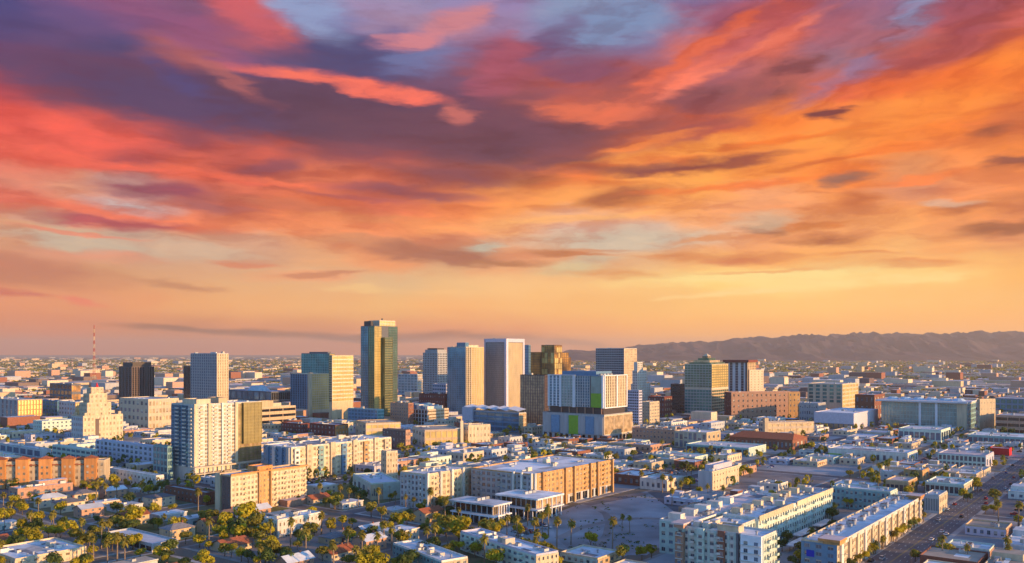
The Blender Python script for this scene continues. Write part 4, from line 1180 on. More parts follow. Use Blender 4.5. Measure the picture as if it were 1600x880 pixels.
bld('warehouse', 'bright red sheet metal warehouse at the right', 'building', (1546, 1577, 1579, 701, 713), 'red', None, cur(4, 1, z1=.2, g='dark', pw=.3), units=0, roof='pink', lm='the bright red warehouse', La=16)
bld('warehouse', 'long lilac warehouse with pale awning left of the red warehouse', 'building', (1466, 1540, 1546, 712, 734), 'lavender', win(3, 1), cur(11, 2, sh=.3, pw=.3, w='mint'), units=5, roof='pink', La=40, lm='the long lilac warehouse')
bld('warehouse', 'white warehouse with green lower wall left of the lilac warehouse', 'building', (1294, 1418, 1428, 708, 727), 'white', win(4, 1), [win(10, 1, pw=.5, sh=.5, w='white', u1=.8), cur(4, 1, z1=.6, u0=.82, w='green', g='pale')], units=12, roof='white', La=36, lm='the white and green warehouse')
bld('warehouse', 'pale mint sheds with saw tooth roofs in front of the glass library', 'building', (1404, 1470, 1492, 672, 692), 'mint', cur(4, 1), cur(8, 1, sh=.4, w='mint'), units=9, roof='silver', La=50, lm='the pale mint sheds')
bld('warehouse', 'low white warehouse near the right edge behind the red warehouse', 'building', (1512, 1612, 1640, 684, 698), 'mint', cur(4, 1), cur(12, 1, sh=.4, w='teal'), units=9, roof='white', La=50)
bld('parking_garage', 'brown layered garage at the right edge beyond the library', 'building', (1556, 1650, 1668, 652, 682), 'pbrick', cur(4, 2), cur(5, 3, pw=.06, sh=.5, g='black', w='pbrick'), units=3, La=60)
bld('office_building', 'dark blue low block right of the library end block', 'building', (1554, 1628, 1650, 624, 650), 'dgrey', cur(4, 2), cur(8, 3, g='teal', w='blue'), units=4, roof='blue', La=60)
bld('office_building', 'pink brick office row below the green panelled hotel corner', 'building', (988, 1054, 1066, 672, 696), 'pbrick', win(3, 3), win(12, 3, pw=.6, sh=.6), units=7, roof='tan', lm='the pink brick office row')
bld('office_building', 'cream columned building right of the pink brick office row', 'building', (1054, 1104, 1126, 676, 702), 'sand', win(3, 2, w='tan', pw=.6), win(7, 2, pw=.35, sh=.1, w='sand'), units=4, roof='silver', La=34)
r, La, Lb, Z = bld('market_hall', 'long low terracotta roofed brick hall below the courthouse', 'building', (1140, 1238, 1262, 688, 704), 'brick', win(4, 1), win(16, 1, pw=.5, sh=.5), units=0, roof='tile', La=44, par=.3, lm='the terracotta roofed hall')
t = MB(); t.quad([(-1, -1, Z), (-1, Lb + 1, Z), (La / 2, Lb - 6, Z + 5), (La / 2, 6, Z + 5)], R['tile']); t.quad([(La + 1, Lb + 1, Z), (La + 1, -1, Z), (La / 2, 6, Z + 5), (La / 2, Lb - 6, Z + 5)], R['tile'])
t.quad([(La + 1, -1, Z), (-1, -1, Z), (La / 2, 6, Z + 5)], R['tile']); t.quad([(-1, Lb + 1, Z), (La + 1, Lb + 1, Z), (La / 2, Lb - 6, Z + 5)], R['tile']); t.build('hipped_roof', r)
bld('warehouse', 'pale green shed with silver roof above the boxy storage building', 'building', (1028, 1086, 1102, 714, 728), 'mint', None, cur(6, 1, sh=.5, w='mint'), units=3, roof='silver', La=26)
bld('warehouse', 'long silver roofed market shed below the cream columned building', 'building', (1072, 1170, 1194, 700, 714), 'mint', None, cur(10, 1, sh=.4, w='teal'), units=6, roof='silver', La=44, lm='the long silver market shed')
bld('shop_building', 'white low shop with red awning left of the boxy storage building', 'building', (1000, 1042, 1062, 750, 768), 'white', win(3, 1, w='cream'), win(5, 1, w='white'), units=6, roof='white', La=26, lm='the white low shop')
bld('shop_building', 'red brick store with long white canopy roof right of the ochre block', 'building', (956, 1000, 1016, 744, 760), 'brick', win(3, 1), win(5, 1), units=4, roof='white', La=30)

# --- foreground --------------------------------------------------------------------------------
bld('apartment_block', 'low white two storey building with sunlit right side in the foreground', 'building', (414, 434, 502, 812, 841), 'white',
    [win(11, 2, pw=.65, sh=.5, g='warm', w='white', z0=.12), win(7, 1, z1=.1, g='black', pw=.2, sh=.1)], [win(4, 2, pw=.6, sh=.5, w='mint')], units=7, roof='white', lm='the low white two storey building')
bld('apartment_block', 'broad white roofed complex in the bottom left corner', 'building', (-70, 24, 135, 873, 892), 'cream',
    win(9, 2, pw=.5, sh=.5, g='warm', w='cream'), win(9, 2, pw=.5, sh=.5), units=14, roof='white', lm='the bottom left white roofed complex', Lb=34)
bld('house_row', 'white stepped townhouses with pale yellow end at the bottom centre', 'building', (720, 838, 872, 866, 900), 'lavender',
    win(5, 3, pw=.6, sh=.5, w='cream'), [win(14, 3, pw=.4, sh=.45, g='dark', w='mint', balc=5)], units=14, roof='white', rz=radians(36), lm='the white stepped townhouses')
bld('house_row', 'row of white flat roofed townhouses left of the stepped townhouses', 'building', (548, 690, 716, 876, 898), 'white',
    win(4, 2, w='cream'), [win(14, 2, pw=.4, sh=.45, g='dark', w='teal')], units=12, roof='silver', rz=radians(36), La=14, Lb=46)
bld('shop_building', 'cream low building with tan roof between palms at the bottom', 'building', (876, 934, 958, 872, 886), 'cream', win(4, 1, w='tan'), win(6, 1, w='mint'), units=3, roof='silver', La=20)
bld('carport', 'long white carport shed in the lower left', 'building', (165, 238, 262, 850, 864), 'lgrey', win(3, 1), cur(8, 1, g='black', pw=.1, sh=.3), units=0, roof='silver', La=14, lm='the long white carport')

# carports in the yard between the near apartment wings
for k, (a_, b_) in enumerate(((425, 152), (452, 144), (452, 158), (484, 144), (484, 158), (516, 151))):
    lab = ('white carport nearest the near apartment front in the shaded yard', 'white carport beside the sunlit cream block, second row', 'white carport beside the shaded wing, second row', 'white carport beside the sunlit cream block, third row', 'white carport beside the shaded wing, third row', 'white carport farthest back in the apartment yard')[k]
    r = empty('carport', from_ab(a_, b_, .13), GA, lab, 'carport', 'carports in the apartment yard')
    MB().box(0, 24, 0, 5.5, 2.7, 3.0, R['white']).build('roof', r)
    for i in range(5):
        MB().box(1 + i * 5.4, 1.2 + i * 5.4, 2.6, 2.8, 0, 2.72, M_pole).build('post', r)
    FOOT.append((a_, a_ + 24, b_, b_ + 5.5, lab, from_ab(a_, b_), A.copy(), 24, 5.5))

# broadcasting mast, red and white
P = ground_pt(147, 604)
r = empty('radio_mast', P, 0, 'tall thin red and white lattice radio mast at the left', 'mast')
Zm = H + (HY - 508) * P.y / F
nseg = 16
for k in range(nseg):
    z0, z1 = Zm * k / nseg, Zm * (k + 1) / nseg
    w0, w1 = 3.0 * (1 - k / nseg) + .55, 3.0 * (1 - (k + 1) / nseg) + .55
    m_ = mat('faded_red_mast_paint', (.30, .05, .03), var=.1) if k % 2 else W['tan']
    t = MB()
    for (sx, sy) in ((-1, -1), (1, -1), (1, 1), (-1, 1)):
        t.bar((sx * w0, sy * w0, z0), (sx * w1, sy * w1, z1), .55, m_)
    for (a_, b_) in (((-1, -1), (1, -1)), ((1, -1), (1, 1)), ((1, 1), (-1, 1)), ((-1, 1), (-1, -1))):
        t.bar((a_[0] * w0, a_[1] * w0, z0), (b_[0] * w1, b_[1] * w1, z1), .35, m_)
        t.bar((a_[0] * w1, a_[1] * w1, z1), (b_[0] * w1, b_[1] * w1, z1), .3, m_)
    t.build('mast_section', r)
from mathutils import noise as mn_

# ================================================================== ground, streets and blocks
g = MB()
g.quad([(-70000, -6000, 0), (70000, -6000, 0), (70000, 60000, 0), (-70000, 60000, 0)], mat('desert_city_ground', (.21, .155, .12), var=.3, scale=.004, col2=(.13, .12, .08)))
g.build('ground', kind='structure')

RD = random.Random(11)
AVE = 109.0
SA, SB = 118.0, 101.0
def hits_foot(a0, a1, b0, b1, e=0.0):
    for f in FOOT:
        if a0 - e < f[1] and a1 + e > f[0] and b0 - e < f[3] and b1 + e > f[2]:
            if abs(f[6].dot(A)) > .999:
                return True
            na, nb_ = max(2, int((a1 - a0) / 4) + 2), max(2, int((b1 - b0) / 4) + 2)
            for i in range(na):
                for j in range(nb_):
                    d = from_ab(a0 + (a1 - a0) * i / (na - 1), b0 + (b1 - b0) * j / (nb_ - 1)) - f[5]
                    u, v = d.dot(f[6]), d.x * -f[6].y + d.y * f[6].x
                    if -e - 2 < u < f[7] + e + 2 and -e - 2 < v < f[8] + e + 2:
                        return True
    return False
def vis(p, m=60, ymin=330):
    if p.y < ymin:
        return False
    x, y = proj(p)
    return -m < x < 1600 + m and y < 1010

def strip(name, a0, a1, b0, b1, z, m):
    t = MB()
    t.quad([from_ab(a0, b0, z), from_ab(a1, b0, z), from_ab(a1, b1, z), from_ab(a0, b1, z)], m)
    return t.build(name, kind='structure')

# the avenue and the streets running with it
VAC = [(858, 806), (912, 786), (1010, 768), (1062, 806), (1056, 842), (1010, 868), (900, 868), (868, 840)]
def inpoly(x, y, poly):
    c = False
    n = len(poly)
    for i in range(n):
        x1, y1 = poly[i]; x2, y2 = poly[(i + 1) % n]
        if (y1 > y) != (y2 > y) and x < (x2 - x1) * (y - y1) / (y2 - y1) + x1:
            c = not c
    return c
ROADS = []
strip('avenue', 150, 2600, AVE - 10, AVE + 10, .008, M_asph)
for (bb) in (-9.7, 9.6):
    strip('kerb_line', 150, 1500, AVE + bb, AVE + bb + .15, .013, M_line)
t = MB()
for k in range(170):
    a = 250 + k * 9.0
    for bb in (-6.2, -3.1, 3.1, 6.2):
        t.quad([from_ab(a, AVE + bb, .012), from_ab(a + 3.2, AVE + bb, .012), from_ab(a + 3.2, AVE + bb + .22, .012), from_ab(a, AVE + bb + .22, .012)], M_line)
o = t.build('lane_dashes'); o['kind'] = 'structure'
t = MB()
for bb in (-.35, .15):
    t.quad([from_ab(250, AVE + bb, .012), from_ab(1500, AVE + bb, .012), from_ab(1500, AVE + bb + .16, .012), from_ab(250, AVE + bb + .16, .012)], mat('yellow_road_paint', (.55, .38, .05), var=.15))
o = t.build('centre_line', kind='structure')

bl = []
for j in range(-14, 24):
    bc = AVE + j * SB
    for i in range(-1, 26):
        a0 = i * SA
        mid = from_ab(a0 + SA / 2, bc)
        if not vis(mid, 260, 250) or mid.y > 2350:
            continue
        if j != 0 and not hits_foot(a0, a0 + SA, bc - 5.5, bc + 5.5):
            strip('street', a0, a0 + SA, bc - 5.5, bc + 5.5, .004, M_asph)
            ROADS.append(('A', a0, a0 + SA, bc))
        lo = bc + (10 if j == 0 else 5.5)
        hi = bc + SB - (10 if j == -1 else 5.5)
        if not hits_foot(a0 - 5.5, a0 + 5.5, lo, hi):
            strip('street', a0 - 5.5, a0 + 5.5, lo, hi, .004, M_asph)
            ROADS.append(('B', lo, hi, a0))
        bl.append((a0 + 5.5, a0 + SA - 5.5, lo, hi))

bl.sort(key=lambda q: from_ab((q[0] + q[1]) / 2, (q[2] + q[3]) / 2).y)
HOUSEW = ['white_stucco', 'cream_stucco', 'tan_stucco', 'pink_brick', 'light_grey_concrete']
ITEMS = []       # things to label at the end: [object, kind phrase, px, py, category]
def note(o, phrase, cat, group):
    o['category'] = cat
    o['group'] = group
    loc = o.location
    x, y = proj((loc.x, loc.y, 0))
    ITEMS.append([o, phrase, x, y])

# ------------------------------------------------------------------ houses
def house_parts(w, d, h, rise, kind, wallm, roofm):
    """returns {name: [(mesh, loc, scale, rz)]}"""
    b = MB().box(0, w, 0, d, -.3, h, wallm)
    parts = []
    e = .6
    t = MB()
    if kind == 'gable':
        q = [(-e, -e, h - .1), (w + e, -e, h - .1), (w + e, d + e, h - .1), (-e, d + e, h - .1)]
        r0, r1 = (-e, d / 2, h + rise), (w + e, d / 2, h + rise)
        t.quad([q[0], q[1], r1, r0], roofm); t.quad([q[2], q[3], r0, r1], roofm)
        t.quad([(p[0], p[1], p[2] - .12) for p in (r0, r1, q[1], q[0])], roofm); t.quad([(p[0], p[1], p[2] - .12) for p in (r1, r0, q[3], q[2])], roofm)
        b.quad([(0, 0, h), (0, d / 2, h + rise - .35), (0, d, h)], wallm); b.quad([(w, d, h), (w, d / 2, h + rise - .35), (w, 0, h)], wallm)
    elif kind == 'hip':
        q = [(-e, -e, h), (w + e, -e, h), (w + e, d + e, h), (-e, d + e, h)]
        i = d * .45
        r0, r1 = (i, d / 2, h + rise), (w - i, d / 2, h + rise)
        t.quad([q[0], q[1], r1, r0], roofm); t.quad([q[2], q[3], r0, r1], roofm)
        t.quad([q[3], q[0], r0], roofm); t.quad([q[1], q[2], r1], roofm)
        t.quad([(p[0], p[1], p[2] - .05) for p in reversed(q)], roofm)
    else:
        t.box(-.3, w + .3, -.3, d + .3, h, h + .35, roofm)
        t.box(-.3, w + .3, -.3, -.05, h + .35, h + .7, wallm); t.box(-.3, -.05, -.04, d + .3, h + .35, h + .7, wallm)
    parts.append(('wall', b.mesh('wall')))
    parts.append(('roof', t.mesh('roof')))
    return parts
WIN = ubox(G['dark'])
DOORM = [ubox(mat('painted_door_red', (.22, .05, .03)), 'door'), ubox(mat('painted_door_white', (.55, .53, .5)), 'door'), ubox(mat('painted_door_teal', (.05, .16, .18)), 'door')]
HT = []
wm = [W['white'], W['cream'], W['tan'], W['pbrick'], W['lgrey'], W['sand']]
rm_ = [('grey', R['shingle']), ('brown', R['brown']), ('white', R['white']), ('tiled', R['tile']), ('silver', R['silver']), ('tan', R['tan'])]
rr = random.Random(3)
for k in range(26):
    w, d = rr.uniform(13, 18), rr.uniform(9, 14)
    h = rr.choice((3.1, 3.3, 5.8))
    kd = rr.choice(('gable', 'hip', 'hip', 'flat', 'flat'))
    rn, rmm = rr.choice(rm_[:2] + rm_[3:4] + rm_[:1]) if kd != 'flat' else rr.choice(rm_[2:3] + rm_[4:6])
    if kd != 'flat' and rr.random() < .6:
        rn, rmm = rm_[4]
    wi = rr.randrange(6)
    wn = ('white', 'cream', 'tan', 'brick', 'grey', 'sand')[wi]
    ph = ('two storey ' if h > 5 else '') + wn + (' house with flat %s roof' % rn if kd == 'flat' else ' %s roofed house with %s roof' % (rn, 'gable' if kd == 'gable' else 'hipped')) 
    if kd != 'flat':
        ph = ('two storey ' if h > 5 else '') + wn + ' house with %s %s roof' % (rn, 'gabled' if kd == 'gable' else 'hipped')
    HT.append((w, d, h, kd, ph, house_parts(w, d, h, rr.uniform(1.8, 2.8), kd, wm[wi], rmm), rr.randrange(3)))
CHIM = MB().box(-.4, .4, -.35, .35, -1.4, 1.3, W['brick']).mesh('chimney')
N_HOUSE = [0]
def add_house(a, b, quarter):
    w, d, h, kd, ph, parts, dr = HT[RD.randrange(len(HT))]
    N_HOUSE[0] += 1
    P = from_ab(a, b, .12)
    r = empty('house', P, GA + quarter * pi / 2)
    for nm, me in parts:
        obj(nm, me, r)
    nfl = 2 if h > 5 else 1
    for fl in range(nfl):
        z = 1.7 + fl * 2.7
        for k in range(3):
            obj('window', WIN, r, loc=(w * (k + .6) / 3.3, -.02, z), scale=(1.5, .14, 1.2))
            obj('window', WIN, r, loc=(w * (k + .6) / 3.3, d + .02, z), scale=(1.5, .14, 1.2))
        obj('window', WIN, r, loc=(-.02, d * .35, z), scale=(.14, 1.3, 1.2))
        obj('window', WIN, r, loc=(w + .02, d * .35, z), scale=(.14, 1.3, 1.2))
    obj('door', DOORM[dr], r, loc=(w * .44, -.02, 1.15), scale=(1.1, .16, 2.2))
    if kd != 'flat':
        obj('chimney', CHIM, r, loc=(w * .7, d * .5, h + 2.0))
    else:
        obj('rooftop_unit', UNIT, r, loc=(w * .5, d * .5, h + .35), scale=(.6, .6, .7))
    note(r, ph, 'house', 'small houses of the near neighbourhoods')
    return r

# ------------------------------------------------------------------ flat roofed commercial buildings
CW = [('white', 'white_stucco'), ('cream', 'cream_stucco'), ('white', 'white_stucco'), ('cream', 'cream_stucco'), ('grey', 'light_grey_concrete'), ('tan', 'tan_stucco'), ('grey', 'light_grey_concrete'), ('mint', 'pale_mint_render'), ('brick', 'red_brick'), ('lilac', 'pale_lilac_render'), ('pink brick', 'pink_brick'), ('sand', 'sand_concrete')]
CR = [('white', 'white_membrane_roof'), ('silver', 'silver_coated_roof'), ('grey', 'grey_gravel_roof'), ('white', 'white_membrane_roof'), ('tan', 'tan_gravel_roof'), ('pale blue', 'pale_blue_metal_roof'), ('white', 'white_membrane_roof')]
def low_building(a, b, La, Lb, h, units):
    P = from_ab(a, b, .1)
    r = empty('low_building', P, GA)
    wn, wmn = RD.choice(CW)
    rn, rmn = RD.choice(CR)
    w, rf = MATS[wmn], MATS[rmn]
    t = MB().box(0, La, 0, Lb, -.3, h - .6, w)
    nfl = max(1, int(h / 4.2))
    nc1, nc2 = max(2, int(La / 5)), max(2, int(Lb / 5))
    fz = h - .6
    lattice(t, 'R', La, Lb, 0, La, 0, fz, nc1, nfl, La / nc1 * .62, fz / nfl * .6, .25, w)
    lattice(t, 'L', La, Lb, 0, Lb, 0, fz, nc2, nfl, Lb / nc2 * .62, fz / nfl * .6, .25, w)
    t.build('wall', r)
    gm = MB()
    gm.box(.3, La - .3, -.05, 0, .1, fz - .2, G['dark']); gm.box(-.05, 0, .3, Lb - .3, .1, fz - .2, G['dark'])
    gm.build('glazing', r)
    p = MB()
    p.box(-.1, La + .1, -.1, .3, h - .6, h + .2, w); p.box(-.1, La + .1, Lb - .3, Lb + .1, h - .6, h + .2, w)
    p.box(-.1, .3, .3, Lb - .3, h - .6, h + .2, w); p.box(La - .3, La + .1, .3, Lb - .3, h - .6, h + .2, w)
    p.build('parapet', r)
    MB().box(.3, La - .3, .3, Lb - .3, h - .7, h - .4, rf).build('roof', r)
    plant(r, RD, .3, La - .3, .3, Lb - .3, h - .4, units)
    if RD.random() < .35 and La > 12 and Lb > 12:
        f, g_ = RD.uniform(.3, .6), RD.uniform(.3, .6)
        t = MB().box(La * (1 - f), La - .4, Lb * (1 - g_), Lb - .4, h - .5, h + 2.6, w, rf); t.build('raised_section', r)
    if RD.random() < .45:
        am = RD.choice((W['blue'], W['tan'], W['brick'], W['frame'], W['teal'], W['orange']))
        u0 = RD.uniform(.05, .4) * La
        MB().box(u0, u0 + La * .45, -1.9, -.26, 2.9, 3.2, am).build('awning', r)
        v0 = RD.uniform(.05, .4) * Lb
        MB().box(-1.7, -.26, v0, v0 + Lb * .4, 3.0, 3.25, am).build('awning', r)
    size = 'large ' if La * Lb > 900 else ('small ' if La * Lb < 300 else '')
    st = '%d storey ' % nfl if nfl > 1 else 'single storey '
    note(r, size + st.replace('2', 'two').replace('3', 'three').replace('4', 'four').replace('5', 'five') + wn + ' building with ' + rn + ' roof', 'building', 'low flat roofed buildings of the city')
    return r

# ------------------------------------------------------------------ trees
def leaf_crown(seed, rx, rz, n, leaf, m, clumps=7, up=.35):
    r = random.Random(seed)
    t = MB()
    cs = []
    for k in range(clumps):
        a, e = r.uniform(0, 2 * pi), r.uniform(-.5, 1.0)
        q = r.uniform(.35, .68)
        cs.append((rx * q * cos(a), rx * q * sin(a), rz * (e * .55), r.uniform(.38, .62)))
    cs.append((0, 0, rz * .2, .6))
    for i in range(n):
        c = r.choice(cs)
        v = Vector((r.gauss(0, 1), r.gauss(0, 1), r.gauss(0, 1))).normalized()
        rad = c[3] * r.uniform(.78, 1.05)
        p = Vector((c[0] + v.x * rx * rad, c[1] + v.y * rx * rad, c[2] + v.z * rz * rad))
        nrm = (v + Vector((r.gauss(0, .35), r.gauss(0, .35), r.gauss(0, .35) + up))).normalized()
        a1 = nrm.orthogonal().normalized()
        a2 = nrm.cross(a1)
        an = r.uniform(0, pi)
        u = (a1 * cos(an) + a2 * sin(an)) * leaf * r.uniform(.6, 1.3)
        w = (a2 * cos(an) - a1 * sin(an)) * leaf * r.uniform(.4, .9)
        t.quad([p - u, p - w * .8 + nrm * leaf * .1, p + u, p + w], m)
    return t.mesh('crown')
def trunk_mesh(h, r0, m, limbs, seed):
    r = random.Random(seed)
    t = MB()
    t.cyl(0, 0, -.3, h * .55, r0, r0 * .7, 7, m, False)
    for k in range(limbs):
        a = 2 * pi * k / limbs + r.uniform(-.3, .3)
        b = len(t.v)
        t.cyl(0, 0, h * .5, h * r.uniform(.85, 1.05), r0 * .45, r0 * .15, 5, m, False, ex=cos(a) * h * .3, ey=sin(a) * h * .3)
    return t.mesh('trunk')
def palm_crown(seed, n=44, L=2.3):
    r = random.Random(seed)
    t = MB()
    for i in range(n):
        a = r.uniform(0, 2 * pi)
        e = r.uniform(-1.15, 1.25)
        d = Vector((cos(a) * cos(e), sin(a) * cos(e), sin(e)))
        side = d.cross(Vector((0, 0, 1))).normalized()
        l = L * r.uniform(.8, 1.1)
        wd = .55
        pts = []
        for k, (f, dr, ww) in enumerate(((.1, 0, .15), (.55, -.05, 1.0), (.85, -.22, .9), (1.08, -.5, .15))):
            p = d * (l * f) + Vector((0, 0, dr * l))
            pts.append((p - side * wd * ww, p + side * wd * ww))
        for k in range(3):
            t.quad([pts[k][0], pts[k + 1][0], pts[k + 1][1], pts[k][1]], M_palm)
    # skirt of dry fronds
    for i in range(12):
        a = 2 * pi * i / 12
        d = Vector((cos(a), sin(a), 0)); s = Vector((-sin(a), cos(a), 0)) * .3
        t.quad([d * .3 - s + Vector((0, 0, -.2)), d * .9 - s + Vector((0, 0, -2.0)), d * .9 + s + Vector((0, 0, -2.0)), d * .3 + s + Vector((0, 0, -.2))], M_ptrunk)
    return t.mesh('crown')
def palm_trunk(seed):
    r = random.Random(seed)
    t = MB()
    ex, ey = r.uniform(-.4, .4), r.uniform(-.4, .4)
    t.cyl(0, 0, -.3, 5, .38, .27, 8, M_ptrunk, False, ex=ex * .3, ey=ey * .3)
    b = len(t.v)
    t.cyl(ex * .3, ey * .3, 5, 12.2, .27, .20, 8, M_ptrunk, True, ex=ex * .7, ey=ey * .7)
    return t.mesh('trunk'), (ex, ey)
TR = []
for k in range(12):
    ln = ('yellow', 'green', 'olive', 'yellow')[k % 4]
    TR.append((ln, leaf_crown(k, 3.4, 2.7, 420, .62, LEAF[ln], 6 + k % 3), trunk_mesh(4.2, .3, M_trunk, 4, k)))
COLU = [(ln, leaf_crown(40 + k, 1.5, 3.6, 260, .5, LEAF[ln], 5), trunk_mesh(2.0, .2, M_trunk, 2, k)) for k, ln in enumerate(('green', 'olive'))]
PC = [palm_crown(60 + k) for k in range(4)]
PT = [palm_trunk(70 + k) for k in range(4)]
NT = {'tree': 0, 'palm_tree': 0}
SPOTS = []
def add_tree(P, h, ln=None, wide=1.0):
    if NT['tree'] >= 299:
        return False
    NT['tree'] += 1
    k = RD.randrange(12)
    if ln:
        k = RD.choice([i for i in range(12) if TR[i][0] == ln])
    n_, cr, tk = TR[k]
    s = h / 7.4
    sc = s * wide * RD.uniform(.9, 1.12)
    r = empty('broadleaf_tree', P, RD.uniform(0, 6.28))
    obj('trunk', tk, r, scale=(s, s, s))
    obj('crown', cr, r, loc=(0, 0, 4.7 * s), scale=(sc, sc, s))
    cn = {'olive': 'olive', 'green': 'dark green', 'yellow': 'yellow green'}[n_]
    sz = 'tall broad ' if h > 9.5 else ('small ' if h < 6 else '')
    note(r, '%s%s tree' % (sz, cn), 'tree', 'broadleaf trees of the near neighbourhoods')
    return True
def add_palm(P, h):
    if NT['palm_tree'] >= 118:
        return False
    NT['palm_tree'] += 1
    k, j = RD.randrange(4), RD.randrange(4)
    r = empty('palm_tree', P, RD.uniform(0, 6.28))
    s = h / 13.2
    tk, (ex, ey) = PT[j]
    w = max(.8, min(1.15, s * 1.1))
    obj('trunk', tk, r, scale=(w, w, s))
    obj('crown', PC[k], r, loc=(ex * w, ey * w, 12.2 * s + .2), scale=(w * 1.0, w * 1.0, w))
    sz = 'very tall slender' if h > 16 else ('tall' if h > 11 else 'short')
    note(r, sz + ' palm', 'palm tree', 'palm trees of the near neighbourhoods')
    return True

# ------------------------------------------------------------------ cars
def car_meshes(cm, tall):
    h = .25 if tall else 0
    b = MB()
    pr = [(-2.25, .35), (-2.25, .95 + h), (-1.7, 1.02 + h), (1.0, 1.0 + h), (2.1, .85 + h), (2.3, .6), (2.3, .35)]
    for s, w in ((0, .9),):
        n = len(pr)
        L_ = [(x, -w, z) for x, z in pr]; R_ = [(x, w, z) for x, z in pr]
        b.quad(L_[::-1] if False else L_, cm); b.quad(list(reversed(R_)), cm)
        for i in range(n):
            j = (i + 1) % n
            b.quad([L_[j], L_[i], R_[i], R_[j]], cm)
    gl = MB()
    z0, z1 = .98 + h, 1.5 + h * 1.6
    back = -2.0 if tall else -1.6
    q0 = [(back, -.84, z0), (1.0, -.84, z0), (1.0, .84, z0), (back, .84, z0)]
    q1 = [(back + .35, -.7, z1), (.35, -.7, z1), (.35, .7, z1), (back + .35, .7, z1)]
    for i in range(4):
        j = (i + 1) % 4
        gl.quad([q0[i], q0[j], q1[j], q1[i]], G['black'])
    rf = MB(); rf.box(back + .33, .37, -.71, .71, z1 - .01, z1 + .05, cm)
    return b.mesh('body'), gl.mesh('windscreen'), rf.mesh('roof')
cw = MB(); 
n = 10
for sgn in (-1, 1):
    b0 = len(cw.v)
    for i in range(n):
        a = 2 * pi * i / n
        cw.v.append((.33 * cos(a), sgn * .11, .33 * sin(a)))
k = cw.mi(M_rubber)
for i in range(n):
    j = (i + 1) % n
    cw.f.append((i, j, n + j, n + i)); cw.m.append(k)
cw.f.append(tuple(range(n))); cw.m.append(k); cw.f.append(tuple(range(2 * n - 1, n - 1, -1))); cw.m.append(k)
WHEEL = cw.mesh('wheel')
LIGHTM = unit_box(mat('headlamp_lens', (.7, .7, .65), rough=.2, var=.02), 'headlight')
CARS = []
for cn, c in (('white', (.75, .75, .74)), ('silver', (.45, .46, .48)), ('black', (.02, .02, .022)), ('red', (.38, .02, .02)), ('blue', (.03, .08, .25)), ('grey', (.16, .16, .17))):
    cmm = mat('car_paint_' + cn, c, rough=.25, var=.03, spec=.6, rnd=.1)
    for tall in (0, 1):
        CARS.append((cn, 'van' if tall and cn == 'white' else ('pickup' if 0 else ('tall car' if tall else 'car')), car_meshes(cmm, tall)))
NC = [0]
def add_car(P, rz):
    if NC[0] >= 295:
        return
    NC[0] += 1
    cn, kd, (bm, gm_, rm2) = CARS[RD.choice((0, 0, 1, 2, 3, 4, 5, 5, 6, 7, 8, 9, 10, 11, 2, 4)) % 12]
    r = empty('parked_car', P, rz)
    obj('body', bm, r); obj('windscreen', gm_, r); obj('roof', rm2, r)
    for (x, y) in ((-1.4, -.85), (-1.4, .85), (1.4, -.85), (1.4, .85)):
        obj('wheel', WHEEL, r, loc=(x, y, .33))
    for y in (-.6, .6):
        obj('headlight', LIGHTM, r, loc=(2.28, y, .68), scale=(.08, .35, .18))
    note(r, '%s %s' % (cn, kd), 'van' if kd == 'van' else 'car', 'cars parked on the streets and lots')

# ------------------------------------------------------------------ fill the blocks
RES = [(-400, 745), (330, 772), (560, 765), (700, 785), (870, 812), (920, 1400), (-400, 1400)]
CLEAR = [VAC, [(900, 752), (1080, 762), (1090, 785), (880, 790)], [(1160, 735), (1330, 722), (1330, 752), (1150, 768)]]
def clear_at(P):
    x, y = proj(P)
    return any(inpoly(x, y, c) for c in CLEAR)
for k in range(44):
    aa = 380 + k * 22 + RD.uniform(-10, 10)
    P = from_ab(aa, AVE + RD.choice((-8, -4.6, 4.6, 7.8)), .014)
    if vis(P, 5, 380):
        add_car(P, GA)

